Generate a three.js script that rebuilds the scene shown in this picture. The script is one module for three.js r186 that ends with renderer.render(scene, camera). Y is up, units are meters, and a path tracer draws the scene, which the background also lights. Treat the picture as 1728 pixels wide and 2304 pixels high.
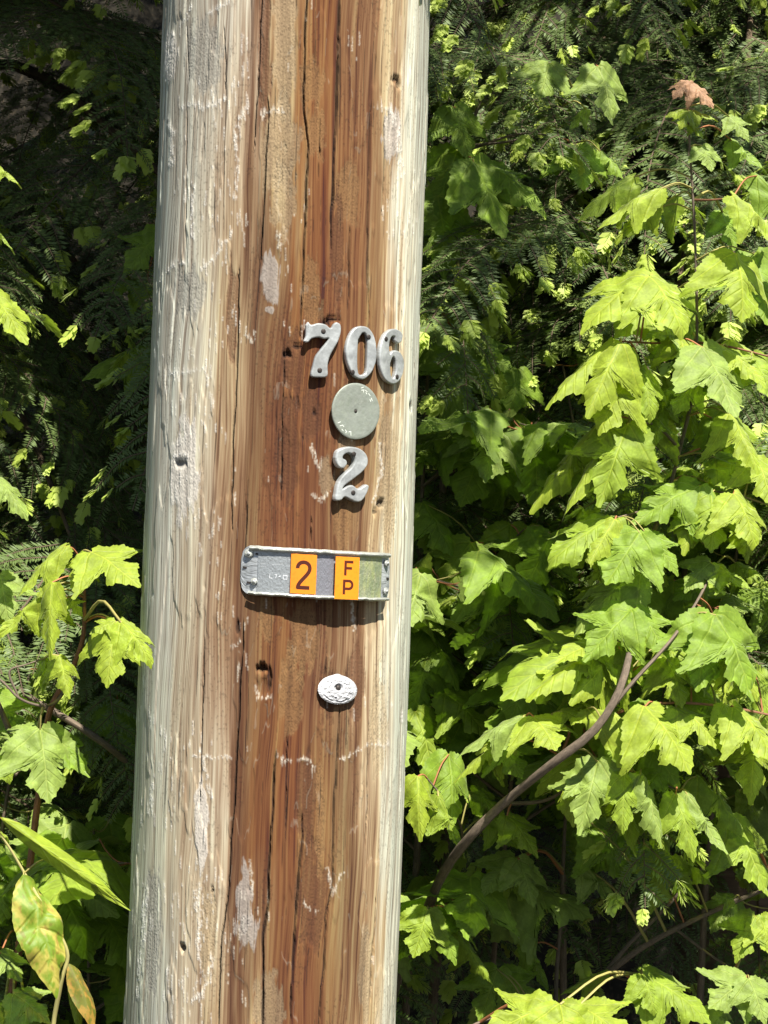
import * as THREE from 'three';
import { mergeGeometries } from 'three/addons/utils/BufferGeometryUtils.js';

// ---------------------------------------------------------------- camera, sky, sun, exposure
const scene = new THREE.Scene();
const FOC = 4419, DW = 1659, DH = 2212, SC = 1728 / 1659;       // focal length and frame in picture units
const camera = new THREE.PerspectiveCamera(2 * Math.atan(DH / 2 / FOC) * 180 / Math.PI, DW / DH, 0.05, 400);
const CAM = new THREE.Vector3(0, 1.62, 2.3);
const ROLL = 2.08 * Math.PI / 180;
camera.position.copy(CAM);
camera.up.set(-Math.sin(ROLL), Math.cos(ROLL), 0);
camera.lookAt(0.1174, 1.62, 0);
camera.updateMatrixWorld(true);

const SUN_AZ = 18 * Math.PI / 180, SUN_EL = 57 * Math.PI / 180;
const SUN = new THREE.Vector3(Math.sin(SUN_AZ) * Math.cos(SUN_EL), Math.sin(SUN_EL), Math.cos(SUN_AZ) * Math.cos(SUN_EL));
const sun = new THREE.DirectionalLight(new THREE.Color(1.0, 0.95, 0.86), 5);
sun.position.copy(SUN).multiplyScalar(20);
sun.castShadow = true;
sun.shadow.mapSize.set(4096, 4096);
sun.shadow.camera.left = -4; sun.shadow.camera.right = 4; sun.shadow.camera.top = 5; sun.shadow.camera.bottom = -5; sun.shadow.camera.far = 50;
scene.add(sun); scene.add(sun.target);

{ // clear summer sky, brighter towards the horizon
  const W = 64, H = 32, d = new Float32Array(W * H * 4);
  for (let j = 0; j < H; j++) {
    const el = ((j + 0.5) / H - 0.5) * Math.PI, t = Math.max(0, Math.sin(el)), k = Math.pow(1 - t, 3);
    for (let i = 0; i < W; i++) {
      const o = (j * W + i) * 4;
      d[o] = 0.115 + 0.2 * k; d[o + 1] = 0.165 + 0.18 * k; d[o + 2] = 0.27 + 0.09 * k; d[o + 3] = 1;
    }
  }
  const sky = new THREE.DataTexture(d, W, H, THREE.RGBAFormat, THREE.FloatType);
  sky.mapping = THREE.EquirectangularReflectionMapping; sky.magFilter = THREE.LinearFilter; sky.minFilter = THREE.LinearFilter; sky.needsUpdate = true;
  scene.background = sky; scene.environment = sky;
}
const renderer = new THREE.WebGLRenderer({ antialias: true });
renderer.setSize(768, 1024);
renderer.toneMapping = THREE.LinearToneMapping;
renderer.toneMappingExposure = 2.0;
renderer.shadowMap.enabled = true;

// ---------------------------------------------------------------- helpers
let seed = 7;
const rnd = () => { seed |= 0; seed = seed + 0x6D2B79F5 | 0; let t = Math.imul(seed ^ seed >>> 15, 1 | seed); t = t + Math.imul(t ^ t >>> 7, 61 | t) ^ t; return ((t ^ t >>> 14) >>> 0) / 4294967296; };
const rr = (a, b) => a + (b - a) * rnd();
const clamp = (x, a, b) => x < a ? a : x > b ? b : x;
const mixv = (a, b, t) => a + (b - a) * t;
const sst = (a, b, x) => { const t = clamp((x - a) / (b - a), 0, 1); return t * t * (3 - 2 * t); };
const V = (x, y, z) => new THREE.Vector3(x, y, z);
const HT = new Float32Array(65536); for (let i = 0; i < 65536; i++) HT[i] = rnd();
const hsh = (i, j, k) => HT[((i * 73 + j * 19349 + k * 8345) ^ (j * 37 + (i >> 3) * 911)) & 65535];
function vn(x, y, k = 0) { // value noise 0..1
  const i = Math.floor(x), j = Math.floor(y), fx = x - i, fy = y - j, u = fx * fx * (3 - 2 * fx), v = fy * fy * (3 - 2 * fy);
  const a = hsh(i, j, k), b = hsh(i + 1, j, k), c = hsh(i, j + 1, k), d = hsh(i + 1, j + 1, k);
  return a + (b - a) * u + (c - a) * v + (a - b - c + d) * u * v;
}
const fbm = (x, y, k, n = 3) => { let s = 0, a = 0.5, t = 0; for (let o = 0; o < n; o++) { s += a * vn(x, y, k + o * 7); t += a; x *= 2.03; y *= 2.03; a *= 0.5; } return s / t; };
const lin = c => { c /= 255; return c <= 0.04045 ? c / 12.92 : Math.pow((c + 0.055) / 1.055, 2.4); };
const toS = c => { c = clamp(c, 0, 1); return 255 * (c <= 0.0031308 ? c * 12.92 : 1.055 * Math.pow(c, 1 / 2.4) - 0.055); };

const RIGHT = new THREE.Vector3(), UPV = new THREE.Vector3(), BACK = new THREE.Vector3();
camera.matrixWorld.extractBasis(RIGHT, UPV, BACK);
// photograph pixel (1728 x 2304) -> direction; the depth comes from what the thing touches
function ray(sx, sy) {
  const dx = (sx / SC - DW / 2) / FOC, dy = (DH / 2 - sy / SC) / FOC;
  return V(0, 0, 0).addScaledVector(BACK, -1).addScaledVector(RIGHT, dx).addScaledVector(UPV, dy);
}
function at(sx, sy, z) { const d = ray(sx, sy); return CAM.clone().addScaledVector(d, (z - CAM.z) / d.z); }
function toPix(x, y, z) {
  const px = x - CAM.x, py = y - CAM.y, pz = z - CAM.z;
  const w = -(px * BACK.x + py * BACK.y + pz * BACK.z);
  return [SC * (DW / 2 + FOC * (px * RIGHT.x + py * RIGHT.y + pz * RIGHT.z) / w), SC * (DH / 2 - FOC * (px * UPV.x + py * UPV.y + pz * UPV.z) / w)];
}
const R0 = 0.15;
const poleR = y => R0 + 0.0022 * (1.62 - y);
function polePix(sx, sy, R0 = 0.15) { // pixel -> [angle, height] on the pole
  const d = ray(sx, sy), a = d.x * d.x + d.z * d.z, b = CAM.x * d.x + CAM.z * d.z, c = CAM.x * CAM.x + CAM.z * CAM.z - R0 * R0;
  const q = Math.max(0, b * b - a * c), t = (-b - Math.sqrt(q)) / a, p = CAM.clone().addScaledVector(d, t);
  return [Math.atan2(p.x, p.z), p.y];
}
const names = {};
function numbered(n) { if (!(n in names)) { names[n] = 0; return n; } names[n]++; return n + '_' + String(names[n]).padStart(3, '0'); }
function tag(o, label, category, group, kind) { if (label) o.userData.label = label; if (category) o.userData.category = category; if (group) o.userData.group = group; if (kind) o.userData.kind = kind; return o; }
function thing(name, label, category, pos = [0, 0, 0], group) { const g = new THREE.Group(); g.name = numbered(name); g.position.set(...pos); scene.add(g); return tag(g, label, category, group); }
function mesh(name, geo, mat, parent) { const m = new THREE.Mesh(geo, mat); m.name = parent ? name : numbered(name); m.castShadow = m.receiveShadow = true; (parent || scene).add(m); return m; }
const phys = p => new THREE.MeshPhysicalMaterial(p);
const stdm = p => new THREE.MeshStandardMaterial(p);
const rgb = (r, g, b) => new THREE.Color().setRGB(r, g, b);
function dataTex(W, H, fn, srgb = true) {
  const d = new Uint8Array(W * H * 4);
  for (let j = 0; j < H; j++) for (let i = 0; i < W; i++) { const c = fn(i, j), o = (j * W + i) * 4; d[o] = c[0]; d[o + 1] = c[1]; d[o + 2] = c[2]; d[o + 3] = 255; }
  const t = new THREE.DataTexture(d, W, H); t.magFilter = THREE.LinearFilter; t.minFilter = THREE.LinearMipmapLinearFilter; t.generateMipmaps = true;
  if (srgb) t.colorSpace = THREE.SRGBColorSpace; t.needsUpdate = true; return t;
}
function taper(pts, r0, r1, seg = 24, rad = 7, wob = 0) { // tapered round stem through points
  const c = new THREE.CatmullRomCurve3(pts), pos = [], idx = [], uv = [];
  const L = c.getLength(); let n = V(0.3, 0.1, 1);
  for (let i = 0; i <= seg; i++) {
    const t = i / seg, p = c.getPoint(t), T = c.getTangent(t);
    n = n.clone().addScaledVector(T, -n.dot(T)).normalize(); const b = T.clone().cross(n);
    const r = (r0.call ? r0(t) : mixv(r0, r1, t)) * (1 + wob * (vn(t * L * 60, 3.1, 5) - 0.5));
    for (let j = 0; j <= rad; j++) { const a = j / rad * Math.PI * 2; const q = p.clone().addScaledVector(n, Math.cos(a) * r).addScaledVector(b, Math.sin(a) * r); pos.push(q.x, q.y, q.z); uv.push(j / rad, t * L * 8); }
  }
  for (let i = 0; i < seg; i++) for (let j = 0; j < rad; j++) { const a = i * (rad + 1) + j, b2 = a + rad + 1; idx.push(a, a + 1, b2, a + 1, b2 + 1, b2); }
  const e = pos.length / 3, pe = c.getPoint(1); pos.push(pe.x, pe.y, pe.z); uv.push(0.5, L * 8);
  for (let j = 0; j < rad; j++) { const a = seg * (rad + 1) + j; idx.push(a, a + 1, e); }
  const g = new THREE.BufferGeometry(); g.setAttribute('position', new THREE.Float32BufferAttribute(pos, 3)); g.setAttribute('uv', new THREE.Float32BufferAttribute(uv, 2)); g.setIndex(idx); g.computeVertexNormals(); return g;
}

// ---------------------------------------------------------------- ground: verge, then a steep wooded bank
{
  const xs = [], zs = [];
  for (let i = -60; i <= 60; i++) xs.push(Math.sign(i) * (Math.abs(i) * 0.1 + Math.pow(Math.abs(i) / 60, 5) * 150));
  for (let i = -70; i <= 50; i++) zs.push(Math.sign(i) * (Math.abs(i) * 0.09 + Math.pow(Math.abs(i) / 70, 5) * 150));
  const pos = [], uv = [], idx = [];
  const gh = (x, z) => { const b = sst(-1.5, -4.6, z) * 5.2 + Math.max(0, -z - 4.6) * 0.12; return b + (fbm(x * 2 + 40, z * 2 + 40, 3, 4) - 0.5) * 0.22 * sst(-0.3, -1.6, z) + (fbm(x * 9, z * 9, 9, 2) - 0.5) * 0.03; };
  for (const z of zs) for (const x of xs) { pos.push(x, gh(x, z) - 0.02, z); uv.push(x, z); }
  for (let j = 0; j < zs.length - 1; j++) for (let i = 0; i < xs.length - 1; i++) { const a = j * xs.length + i, b = a + xs.length; idx.push(a, b, a + 1, a + 1, b, b + 1); }
  const g = new THREE.BufferGeometry(); g.setAttribute('position', new THREE.Float32BufferAttribute(pos, 3)); g.setAttribute('uv', new THREE.Float32BufferAttribute(uv, 2)); g.setIndex(idx); g.computeVertexNormals();
  const t = dataTex(512, 512, (i, j) => {
    const a = fbm(i / 14, j / 14, 2, 4), b = vn(i / 5, j / 3, 11), l = b > 0.74 ? 1 : 0;
    return [toS(0.012 + 0.016 * a + l * 0.022), toS(0.010 + 0.013 * a + l * 0.016), toS(0.006 + 0.008 * a + l * 0.009)];
  });
  t.wrapS = t.wrapT = THREE.RepeatWrapping; t.repeat.set(1.7, 1.7);
  const m = mesh('ground', g, stdm({ map: t, roughness: 1 })); m.userData.kind = 'structure';
}

// ---------------------------------------------------------------- the pole
// features of the wood, noted in photograph pixels and turned into angle and height on the pole
const CRACKS = [ // [width in pixels, points]
  [4.2, [[766, -40], [765, 0], [759, 123], [755, 246], [751, 369], [747, 490], [744, 560]]],
  [2.2, [[604, 225], [603, 246], [596, 410], [589, 533], [586, 600]]],
  [2.8, [[690, -40], [689, 25], [682, 246], [692, 330], [687, 492], [679, 680], [676, 760]]],
  [2.0, [[720, 266], [718, 410]]], [2.2, [[837, 236], [831, 410], [827, 574], [829, 717]]],
  [2.2, [[866, 262], [862, 492]]], [2.4, [[789, 515], [784, 700]]],
  [2.6, [[536, 605], [533, 752], [528, 902], [522, 1040], [521, 1190]]], [1.8, [[557, 1080], [553, 1195], [549, 1300]]],
  [2.6, [[548, 1400], [544, 1500], [538, 1623], [528, 1787], [521, 1900], [514, 2010], [497, 2110], [491, 2330]]],
  [3.6, [[622, 1690], [618, 1725], [610, 1869], [604, 2012], [593, 2115], [589, 2330]]],
  [3.2, [[681, 1838], [667, 2033], [659, 2156], [650, 2330]]],
  [3.0, [[764, 1592], [753, 1787], [748, 1992], [730, 2074], [725, 2197], [715, 2330]]],
  [2.4, [[807, 1330], [802, 1425]]], [1.8, [[842, 2023], [831, 2248]]], [2.2, [[588, -40], [587, 0], [583, 123], [572, 338]]],
  [1.6, [[646, 1640], [640, 1900]]], [1.5, [[420, 250], [418, 560]]], [1.5, [[700, 1160], [697, 1250]]], [1.4, [[905, 700], [900, 930]]],
  [1.5, [[462, 1440], [450, 1800]]], [1.6, [[640, 790], [633, 1150]]], [1.4, [[736, 1450], [731, 1600]]], [1.6, [[420, 60], [424, 180]]], [1.5, [[505, 60], [508, 200]]], [1.3, [[830, 1620], [822, 1900]]],
];
const FUZZ = [ // torn pale fibre, [half width, points]
  [6, [[407, 242], [435, 232], [456, 246], [484, 234], [513, 221]]], [5, [[452, 607], [476, 590], [501, 549], [525, 523]]], [6, [[366, 631], [394, 594], [423, 590]]],
  [5, [[378, 262], [390, 312], [386, 377]]], [5, [[530, 300], [534, 370], [528, 450]]], [6, [[530, 295], [542, 262], [560, 230]]], [5, [[587, 262], [612, 246], [640, 254]]],
  [7, [[845, 246], [874, 246], [894, 287], [900, 340], [907, 398]]], [6, [[620, 1701], [653, 1717], [678, 1701], [706, 1730]]], [5, [[768, 1710], [796, 1693], [829, 1676], [874, 1676]]],
  [4, [[436, 1701], [485, 1705], [526, 1701]]], [4, [[684, 2033], [702, 2049], [719, 2051]]], [4, [[550, 752], [568, 770], [572, 745]]], [3, [[570, 2010], [562, 1930]]],
  [4, [[408, 60], [420, 40], [430, 10]]], [4, [[470, 30], [500, 15], [520, 2]]], [5, [[388, 80], [378, 150], [372, 180]]], [4, [[440, 410], [432, 470], [436, 540]]], [5, [[624, 520], [630, 545], [627, 560]]],
  [4, [[718, 1340], [790, 1345], [798, 1420]]], [4, [[452, 1690], [470, 1770], [478, 1800]]], [5, [[395, 1030], [418, 1020], [430, 1050]]], [4, [[385, 840], [430, 838], [465, 830]]],
  [6, [[330, 2000], [322, 2120], [312, 2250]]], [5, [[345, 1760], [338, 1840]]], [5, [[480, 2150], [470, 2210], [430, 2260]]], [5, [[440, 2000], [452, 2080], [446, 2160]]], [4, [[735, 1950], [748, 2010], [770, 1960]]],
  [4, [[700, 1110], [722, 1128], [742, 1105]]], [4, [[520, 1455], [535, 1450], [540, 1440]]], [4, [[575, 1540], [582, 1570], [612, 1568]]], [4, [[700, 1000], [708, 1030], [722, 1060]]], [4, [[855, 990], [860, 1060], [840, 1130]]],
];
const PATCH = [ // bare patches: [kind, cx, cy, rx, ry]  kinds: s sandy, w whitish, o orange, d dark red-brown, g grey
  ['s', 640, 80, 28, 190], ['s', 628, 330, 44, 110], ['s', 640, 440, 30, 90], ['o', 702, 190, 30, 55], ['o', 712, 300, 26, 60], ['o', 782, 440, 32, 75], ['o', 700, 660, 26, 90],
  ['w', 609, 623, 19, 58], ['w', 607, 697, 10, 9], ['w', 550, 2030, 17, 85], ['w', 556, 2095, 26, 40], ['s', 604, 2260, 34, 75], ['w', 385, 130, 16, 60], ['g', 460, 130, 45, 80], ['w', 880, 300, 22, 60],
  ['d', 660, 820, 26, 80], ['d', 700, 930, 22, 80], ['d', 650, 1000, 30, 120], ['o', 775, 1150, 26, 90], ['o', 680, 1430, 34, 90], ['o', 655, 1560, 30, 100], ['d', 740, 1560, 26, 60], ['d', 690, 1790, 24, 100], ['d', 700, 2010, 36, 110],
  ['o', 720, 1850, 10, 130], ['s', 780, 1000, 18, 120], ['s', 870, 1050, 26, 160], ['d', 800, 1540, 22, 90], ['s', 850, 1640, 20, 110], ['g', 345, 2080, 18, 150], ['w', 455, 1860, 16, 110], ['w', 420, 1060, 30, 120], ['s', 470, 2090, 18, 110],
  ['s', 735, 1070, 16, 45], ['o', 600, 1380, 14, 70], ['s', 820, 2180, 14, 120], ['g', 430, 660, 36, 60], ['d', 520, 690, 14, 110], ['d', 595, 120, 14, 190], ['d', 760, 560, 16, 130],
];
const HOLES = [ // [cx, cy, rx, ry, depth mm]
  [590, 1504, 16, 8, 9], [606, 1530, 5, 30, 4], [592, 1548, 17, 24, 2.2], [890, 178, 10, 5, 5], [897, 190, 5, 9, 4], [645, 797, 9, 7, 5], [668, 780, 12, 5, 3], [748, 718, 18, 5, 4], [733, 727, 9, 6, 4], [857, 1133, 8, 8, 4], [412, 2133, 6, 7, 6],
  [535, 1412, 4, 14, 3], [924, 915, 4, 14, 3], [410, 1043, 14, 8, 2.5], [708, 930, 4, 8, 3], [842, 1152, 7, 4, 3], [560, 2000, 3, 3, 2], [480, 2003, 4, 4, 2.5], [384, 2236, 5, 5, 2],
];
const PU = 1024, PV = 2048, TH0 = 100 * Math.PI / 180, Y0 = 0.88, Y1 = 2.36;
const GRID_U = [-1, -0.8, -0.6, -0.4, -0.22, -0.05, 0.1, 0.25, 0.4, 0.6, 0.76, 0.9, 1];
const GRID_Y = [0, 400, 700, 1100, 1500, 1900, 2280];
const GRID = [ // colours of the wood, rows from top down
  ['b4b3a8', 'c6bcab', 'b6a695', 'cdbea9', '9a6b48', 'bf9a70', 'b0743f', '9c6030', 'ae7f52', 'be9061', 'c4a57c', 'cfc6b2', 'c4c0b0'],
  ['b4b3a8', 'bdb3a3', 'c6b7a2', 'bca081', '9f7853', 'c6a876', 'b87b43', '9c5a2a', 'b8804a', 'b07d4f', 'bc946a', 'cfc6b2', 'c4c0b0'],
  ['b8b6a8', 'c8beae', 'cbbca2', 'bd9f77', '926340', '9c6a40', 'a66833', '9c5f2f', 'aa6e3f', 'b07d4a', 'c49d6e', 'd2c9b4', 'c6c2b2'],
  ['bab8a6', 'c8beae', 'c2ae94', 'b38f6b', '9c6e44', '9c5f35', 'a06335', '9c6339', 'a06c40', 'ac794a', 'c4a273', 'cec5ae', 'c2beac'],
  ['bcbaa6', 'ccc2b2', 'bda88e', 'aa8565', '976944', 'aa733f', '9c5f2f', '935934', '9a6a44', 'ae8058', 'd2ba96', 'cec5b0', 'c2beac'],
  ['bebca2', 'c4baa0', 'c2a888', 'c2ae94', '93643f', '9c5f2f', 'a05f2f', 'a6703c', 'b8864d', '9f764a', 'bc9d78', 'cac1ac', 'beb9a6'],
  ['b8b69e', 'b6b1a2', 'c6b297', 'b89973', '9c6e49', 'be986a', 'a06a3a', '975a2f', '9c6435', 'ac7d4e', 'ceab78', 'c8bea8', 'bcb7a4'],
].map(r => r.map(h => [0, 2, 4].map(i => lin(parseInt(h.slice(i, i + 2), 16)))));
const poleTex = (() => {
  const col = new Uint8Array(PU * PV * 4), bmp = new Uint8Array(PU * PV * 4), hgt = new Float32Array(PU * PV);
  // half-resolution masks in picture pixels
  const MW = 520, MX = 130, MH = 1210, MY = 40, fuzz = new Float32Array(MW * MH), hole = new Float32Array(MW * MH);
  const stamp = (m, cx, cy, r, w) => { cx = cx / 2 - MX; cy = cy / 2 + MY - 20; r /= 2; for (let j = Math.floor(cy - r); j <= cy + r; j++) for (let i = Math.floor(cx - r); i <= cx + r; i++) { if (i < 0 || j < 0 || i >= MW || j >= MH) continue; const q = 1 - Math.hypot(i - cx, j - cy) / r; if (q > 0) { const o = j * MW + i; m[o] = Math.max(m[o], Math.min(1, q * 1.8) * w); } } };
  for (const [w, p] of FUZZ) for (let k = 0; k < p.length - 1; k++) {
    const [x0, y0] = p[k], [x1, y1] = p[k + 1], L = Math.hypot(x1 - x0, y1 - y0), n = Math.ceil(L / 1.6);
    for (let s = 0; s < n; s++) { const t = s / n, j = 0.25 + 1.0 * vn(s * 0.35 + x0, y0, 3); const ox = rr(-w, w) * 0.9, oy = rr(-w, w) * 0.8, FL = w * rr(0.5, 3.4) * j, wt = rr(0.3, 1), fr = rr(1.5, 3.1), up = rnd() < 0.7 ? -1 : 1; if (rnd() < 0.62) for (let q = 0; q < FL; q += 1.6) stamp(fuzz, x0 + (x1 - x0) * t + ox, y0 + (y1 - y0) * t + oy + q * up, fr * (1 - 0.5 * q / FL), wt * (1 - 0.6 * q / FL)); }
  }
  for (let k = 0; k < 1100; k++) { // scattered small torn fibres, mostly on the weathered left side
    const x = rnd() < 0.75 ? rr(300, 560) : rr(560, 950), y = rr(-20, 2320), L = rr(4, 34); const n = Math.ceil(L / 2);
    if (vn(x / 50, y / 120, 31) < (x > 560 ? 0.72 : 0.5)) continue;
    for (let s = 0; s < n; s++) stamp(fuzz, x + rr(-0.6, 0.6), y + s * 2, rr(1.4, 2.6), rr(0.2, 0.8));
  }
  const crackX = CRACKS.map(([w, p]) => { // x of every crack for each row
    const a = new Float32Array(2480).fill(NaN), ww = new Float32Array(2480);
    for (let y = p[0][1]; y <= p[p.length - 1][1]; y++) { let k = 0; while (k < p.length - 2 && y > p[k + 1][1]) k++; const t = (y - p[k][1]) / (p[k + 1][1] - p[k][1]); const e = Math.min(1, (y - p[0][1]) / 60, (p[p.length - 1][1] - y) / 60); const i = Math.round(y) + 60; if (i >= 0 && i < 2480) { a[i] = p[k][0] + (p[k + 1][0] - p[k][0]) * t + (vn(y / 13, w * 9 + p[0][0], 2) - 0.5) * 1.6 + (vn(y / 70, w * 3 + p[0][0], 4) - 0.5) * 5; ww[i] = 0.74 * w * (0.3 + 0.7 * e) * (0.6 + 0.8 * vn(y / 40, w + p[0][0], 6)); } }
    return [a, ww];
  });
  const tones = { s: [0.56, 0.41, 0.24], w: [0.74, 0.66, 0.6], o: [0.5, 0.27, 0.1], d: [0.2, 0.075, 0.03], g: [0.36, 0.33, 0.29] };
  for (let j = 0; j < PV; j++) {
    const y = Y0 + (Y1 - Y0) * (j + 0.5) / PV;
    const [ax] = toPix(-poleR(y), y, 0), [bx, by0] = toPix(poleR(y), y, 0), xc = (ax + bx) / 2, hw = (bx - ax) / 2;
    for (let i = 0; i < PU; i++) {
      const th = -TH0 + 2 * TH0 * (i + 0.5) / PU, r = poleR(y);
      const [sx, sy] = toPix(r * Math.sin(th), y, r * Math.cos(th));
      const arc = th * r * 1000, yy = y * 1000;            // millimetres along and up the surface
      // the grain wanders a little
      const wx = arc + (fbm(arc / 60, yy / 190, 5, 2) - 0.5) * 16 + (vn(arc / 9, yy / 70, 8) - 0.5) * 1.6;
      const uu = clamp((sx - xc) / hw + (fbm(arc / 9, yy / 160, 15, 3) - 0.5) * 0.26, -1, 1), vy = clamp(sy + (fbm(arc / 12, yy / 90, 17, 2) - 0.5) * 260, 0, 2279);
      let a = 0; while (a < GRID_U.length - 2 && uu > GRID_U[a + 1]) a++; let b = 0; while (b < GRID_Y.length - 2 && vy > GRID_Y[b + 1]) b++;
      const tu = sst(0, 1, (uu - GRID_U[a]) / (GRID_U[a + 1] - GRID_U[a])), tv = (vy - GRID_Y[b]) / (GRID_Y[b + 1] - GRID_Y[b]);
      const c = [0, 1, 2].map(k => mixv(mixv(GRID[b][a][k], GRID[b][a + 1][k], tu), mixv(GRID[b + 1][a][k], GRID[b + 1][a + 1][k], tu), tv));
      const brown = clamp((c[0] / Math.max(0.02, c[2]) - 1.6) / 3, 0, 1);
      // growth streaks of several widths
      const s1 = fbm(wx / 11, yy / 420, 21, 2), s2 = fbm(wx / 3.6, yy / 230, 24, 2), s3 = vn(wx / 1.25, yy / 85, 27), s4 = vn(wx / 0.9, yy / 22, 29);
      const s5 = fbm(wx / 1.9, yy / 300, 23, 2); let k = 1 + (s1 - 0.5) * mixv(0.5, 0.8, brown) + (s2 - 0.5) * mixv(0.6, 0.85, brown) + (s5 - 0.5) * mixv(0.6, 0.9, brown) + (s3 - 0.5) * 0.6 + (s4 - 0.5) * 0.4;
      k = Math.max(0.28, k);
      const red = (0.95 - k) * 0.5 * brown;
      c[0] *= Math.pow(k, 0.85) * (1 + red * 0.25); c[1] *= Math.pow(k, 1.05) * (1 - red * 0.28); c[2] *= Math.pow(k, 1.15) * (1 - red * 0.5);
      let h = (s1 - 0.5) * 0.6 + (s2 - 0.5) * 0.5;
      let fine = (s3 - 0.5) * 0.28 + (s4 - 0.5) * 0.16;
      // bare patches
      for (const [kind, cx, cy, rx, ry] of PATCH) {
        const ddx = (sx - cx) / rx, ddy = (sy - cy) / ry; if (ddx < -1.6 || ddx > 1.6 || ddy < -1.6 || ddy > 1.6) continue;
        const q = Math.hypot(ddx, ddy) + (fbm(arc / 5, yy / 16, 41, 3) - 0.5) * 1.0 + (s3 - 0.5) * 0.3;
        const f = sst(1.06, 0.86, q); if (f <= 0) continue;
        const t = tones[kind], pep = kind === 's' || kind === 'o' ? sst(0.62, 0.72, fbm(arc / 1.1, yy / 1.6, 44, 2)) * 0.42 : 0;
        const am = f * (kind === 'w' ? 0.75 : 0.62), kk = (0.72 + 0.5 * s2) * (1 - pep);
        for (let m = 0; m < 3; m++) c[m] = mixv(c[m], t[m] * kk, am);
        h += f * (kind === 'd' ? -0.9 : kind === 'w' ? 0.5 : -0.4); fine += f * (vn(arc / 1.2, yy / 1.7, 45) - 0.5) * 0.4;
      }
      // plates of older surface with ragged lower ends, scattered lichen-grey speckle
      const pl = fbm(arc / 26 + 3, yy / 120, 51, 4), plE = Math.abs(pl - 0.54);
      h += sst(0.535, 0.545, pl) * 0.9;
      if (plE < 0.013 && vn(arc / 7, yy / 10, 55) > 0.62) { const e = (1 - plE / 0.013) * 0.32; for (let m = 0; m < 3; m++) c[m] = mixv(c[m], [0.7, 0.6, 0.46][m], e); fine += 0.3 * e; }
      const sp = sst(0.64, 0.74, fbm(arc / 1.8, yy / 2.6, 61, 2)) * sst(0.5, 0.62, fbm(arc / 18, yy / 60, 63, 2));
      for (let m = 0; m < 3; m++) c[m] *= 1 - 0.28 * sp;
      // fine dark season checks
      const ck = vn(wx / 2.1, yy / 130, 71) * vn(wx / 0.8, yy / 60, 73);
      if (ck > 0.62) { const e = sst(0.62, 0.74, ck); for (let m = 0; m < 3; m++) c[m] *= 1 - 0.55 * e; fine -= 0.7 * e; }
      // torn fibre
      const mi = sx / 2 - MX, mj = sy / 2 + MY - 20, ii = Math.floor(mi), jj = Math.floor(mj);
      if (ii >= 0 && jj >= 0 && ii < MW - 1 && jj < MH - 1) {
        const fx = mi - ii, fy = mj - jj, o = jj * MW + ii;
        let f = mixv(mixv(fuzz[o], fuzz[o + 1], fx), mixv(fuzz[o + MW], fuzz[o + MW + 1], fx), fy);
        if (f > 0) { f *= 0.55 + 0.6 * s4; f = Math.min(1, f); const t = [0.95, 0.89, 0.76 + 0.08 * (1 - brown)].map(v => v / mixv(1, 0.62, brown)); for (let m = 0; m < 3; m++) c[m] = mixv(c[m], t[m], f * 0.85); h += f * 0.9; fine += f * (vn(arc / 0.8, yy / 1.1, 81) - 0.3) * 1.0; }
      }
      // splits
      const ri = Math.round(sy) + 60;
      if (ri >= 0 && ri < 2480) for (const [cxs, ws] of crackX) { const x = cxs[ri]; if (x !== x) continue; const q = Math.abs(sx - x) / ws[ri]; if (q < 3.2) { if (q < 0.62) { h -= 7 * (1 - q / 0.62 * 0.5); for (let m = 0; m < 3; m++) c[m] *= 0.35; } else if (q < 1) { for (let m = 0; m < 3; m++) c[m] *= 0.7; h -= 1.0 * (1 - q) / 0.38; } } }
      for (const [cx, cy, rx, ry, d] of HOLES) {
        const ddx = (sx - cx) / rx, ddy = (sy - cy) / ry; if (ddx < -2 || ddx > 2 || ddy < -2 || ddy > 2) continue;
        const q = Math.hypot(ddx, ddy) + (vn(arc / 2, yy / 3, 91) - 0.5) * 0.7; if (q < 1.15) { const f = sst(1.15, 0.7, q); h -= d * f; if (d > 2.4) for (let m = 0; m < 3; m++) c[m] *= 1 - 0.6 * f; }
      }
      const o = (j * PU + i) * 4, ga = mixv(0.88, 0.44, brown), lum = 0.3 * c[0] + 0.6 * c[1] + 0.1 * c[2]; for (let m = 0; m < 3; m++) c[m] = mixv(c[m], lum, 0.06); if (brown > 0) { c[1] *= 1 - 0.01 * brown; c[2] *= 1 - 0.02 * brown; } c[2] *= 0.97; c[0] *= mixv(0.96, 1, brown);
      for (let m = 0; m < 3; m++) col[o + m] = toS(clamp(c[m] * ga, 0.008, 0.78)); col[o + 3] = 255;
      const bv = clamp(128 + fine * 62, 0, 255); bmp[o] = bmp[o + 1] = bmp[o + 2] = bv; bmp[o + 3] = 255;
      hgt[j * PU + i] = h / 1000;
    }
  }
  const mk = (d, s) => { const t = new THREE.DataTexture(d, PU, PV); t.magFilter = THREE.LinearFilter; t.minFilter = THREE.LinearMipmapLinearFilter; t.generateMipmaps = true; t.wrapS = t.wrapT = THREE.MirroredRepeatWrapping; if (s) t.colorSpace = THREE.SRGBColorSpace; t.needsUpdate = true; return t; };
  return { map: mk(col, true), bump: mk(bmp, false), hgt };
})();
function poleRelief(th, y) { // height of the wood surface, metres
  const u = (th + TH0) / (2 * TH0) * PU - 0.5, v = (y - Y0) / (Y1 - Y0) * PV - 0.5;
  if (u < 0 || u > PU - 2 || v < 0 || v > PV - 2) return 0;
  const i = Math.floor(u), j = Math.floor(v), fx = u - i, fy = v - j, h = poleTex.hgt, o = j * PU + i;
  return mixv(mixv(h[o], h[o + 1], fx), mixv(h[o + PU], h[o + PU + 1], fx), fy);
}
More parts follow.
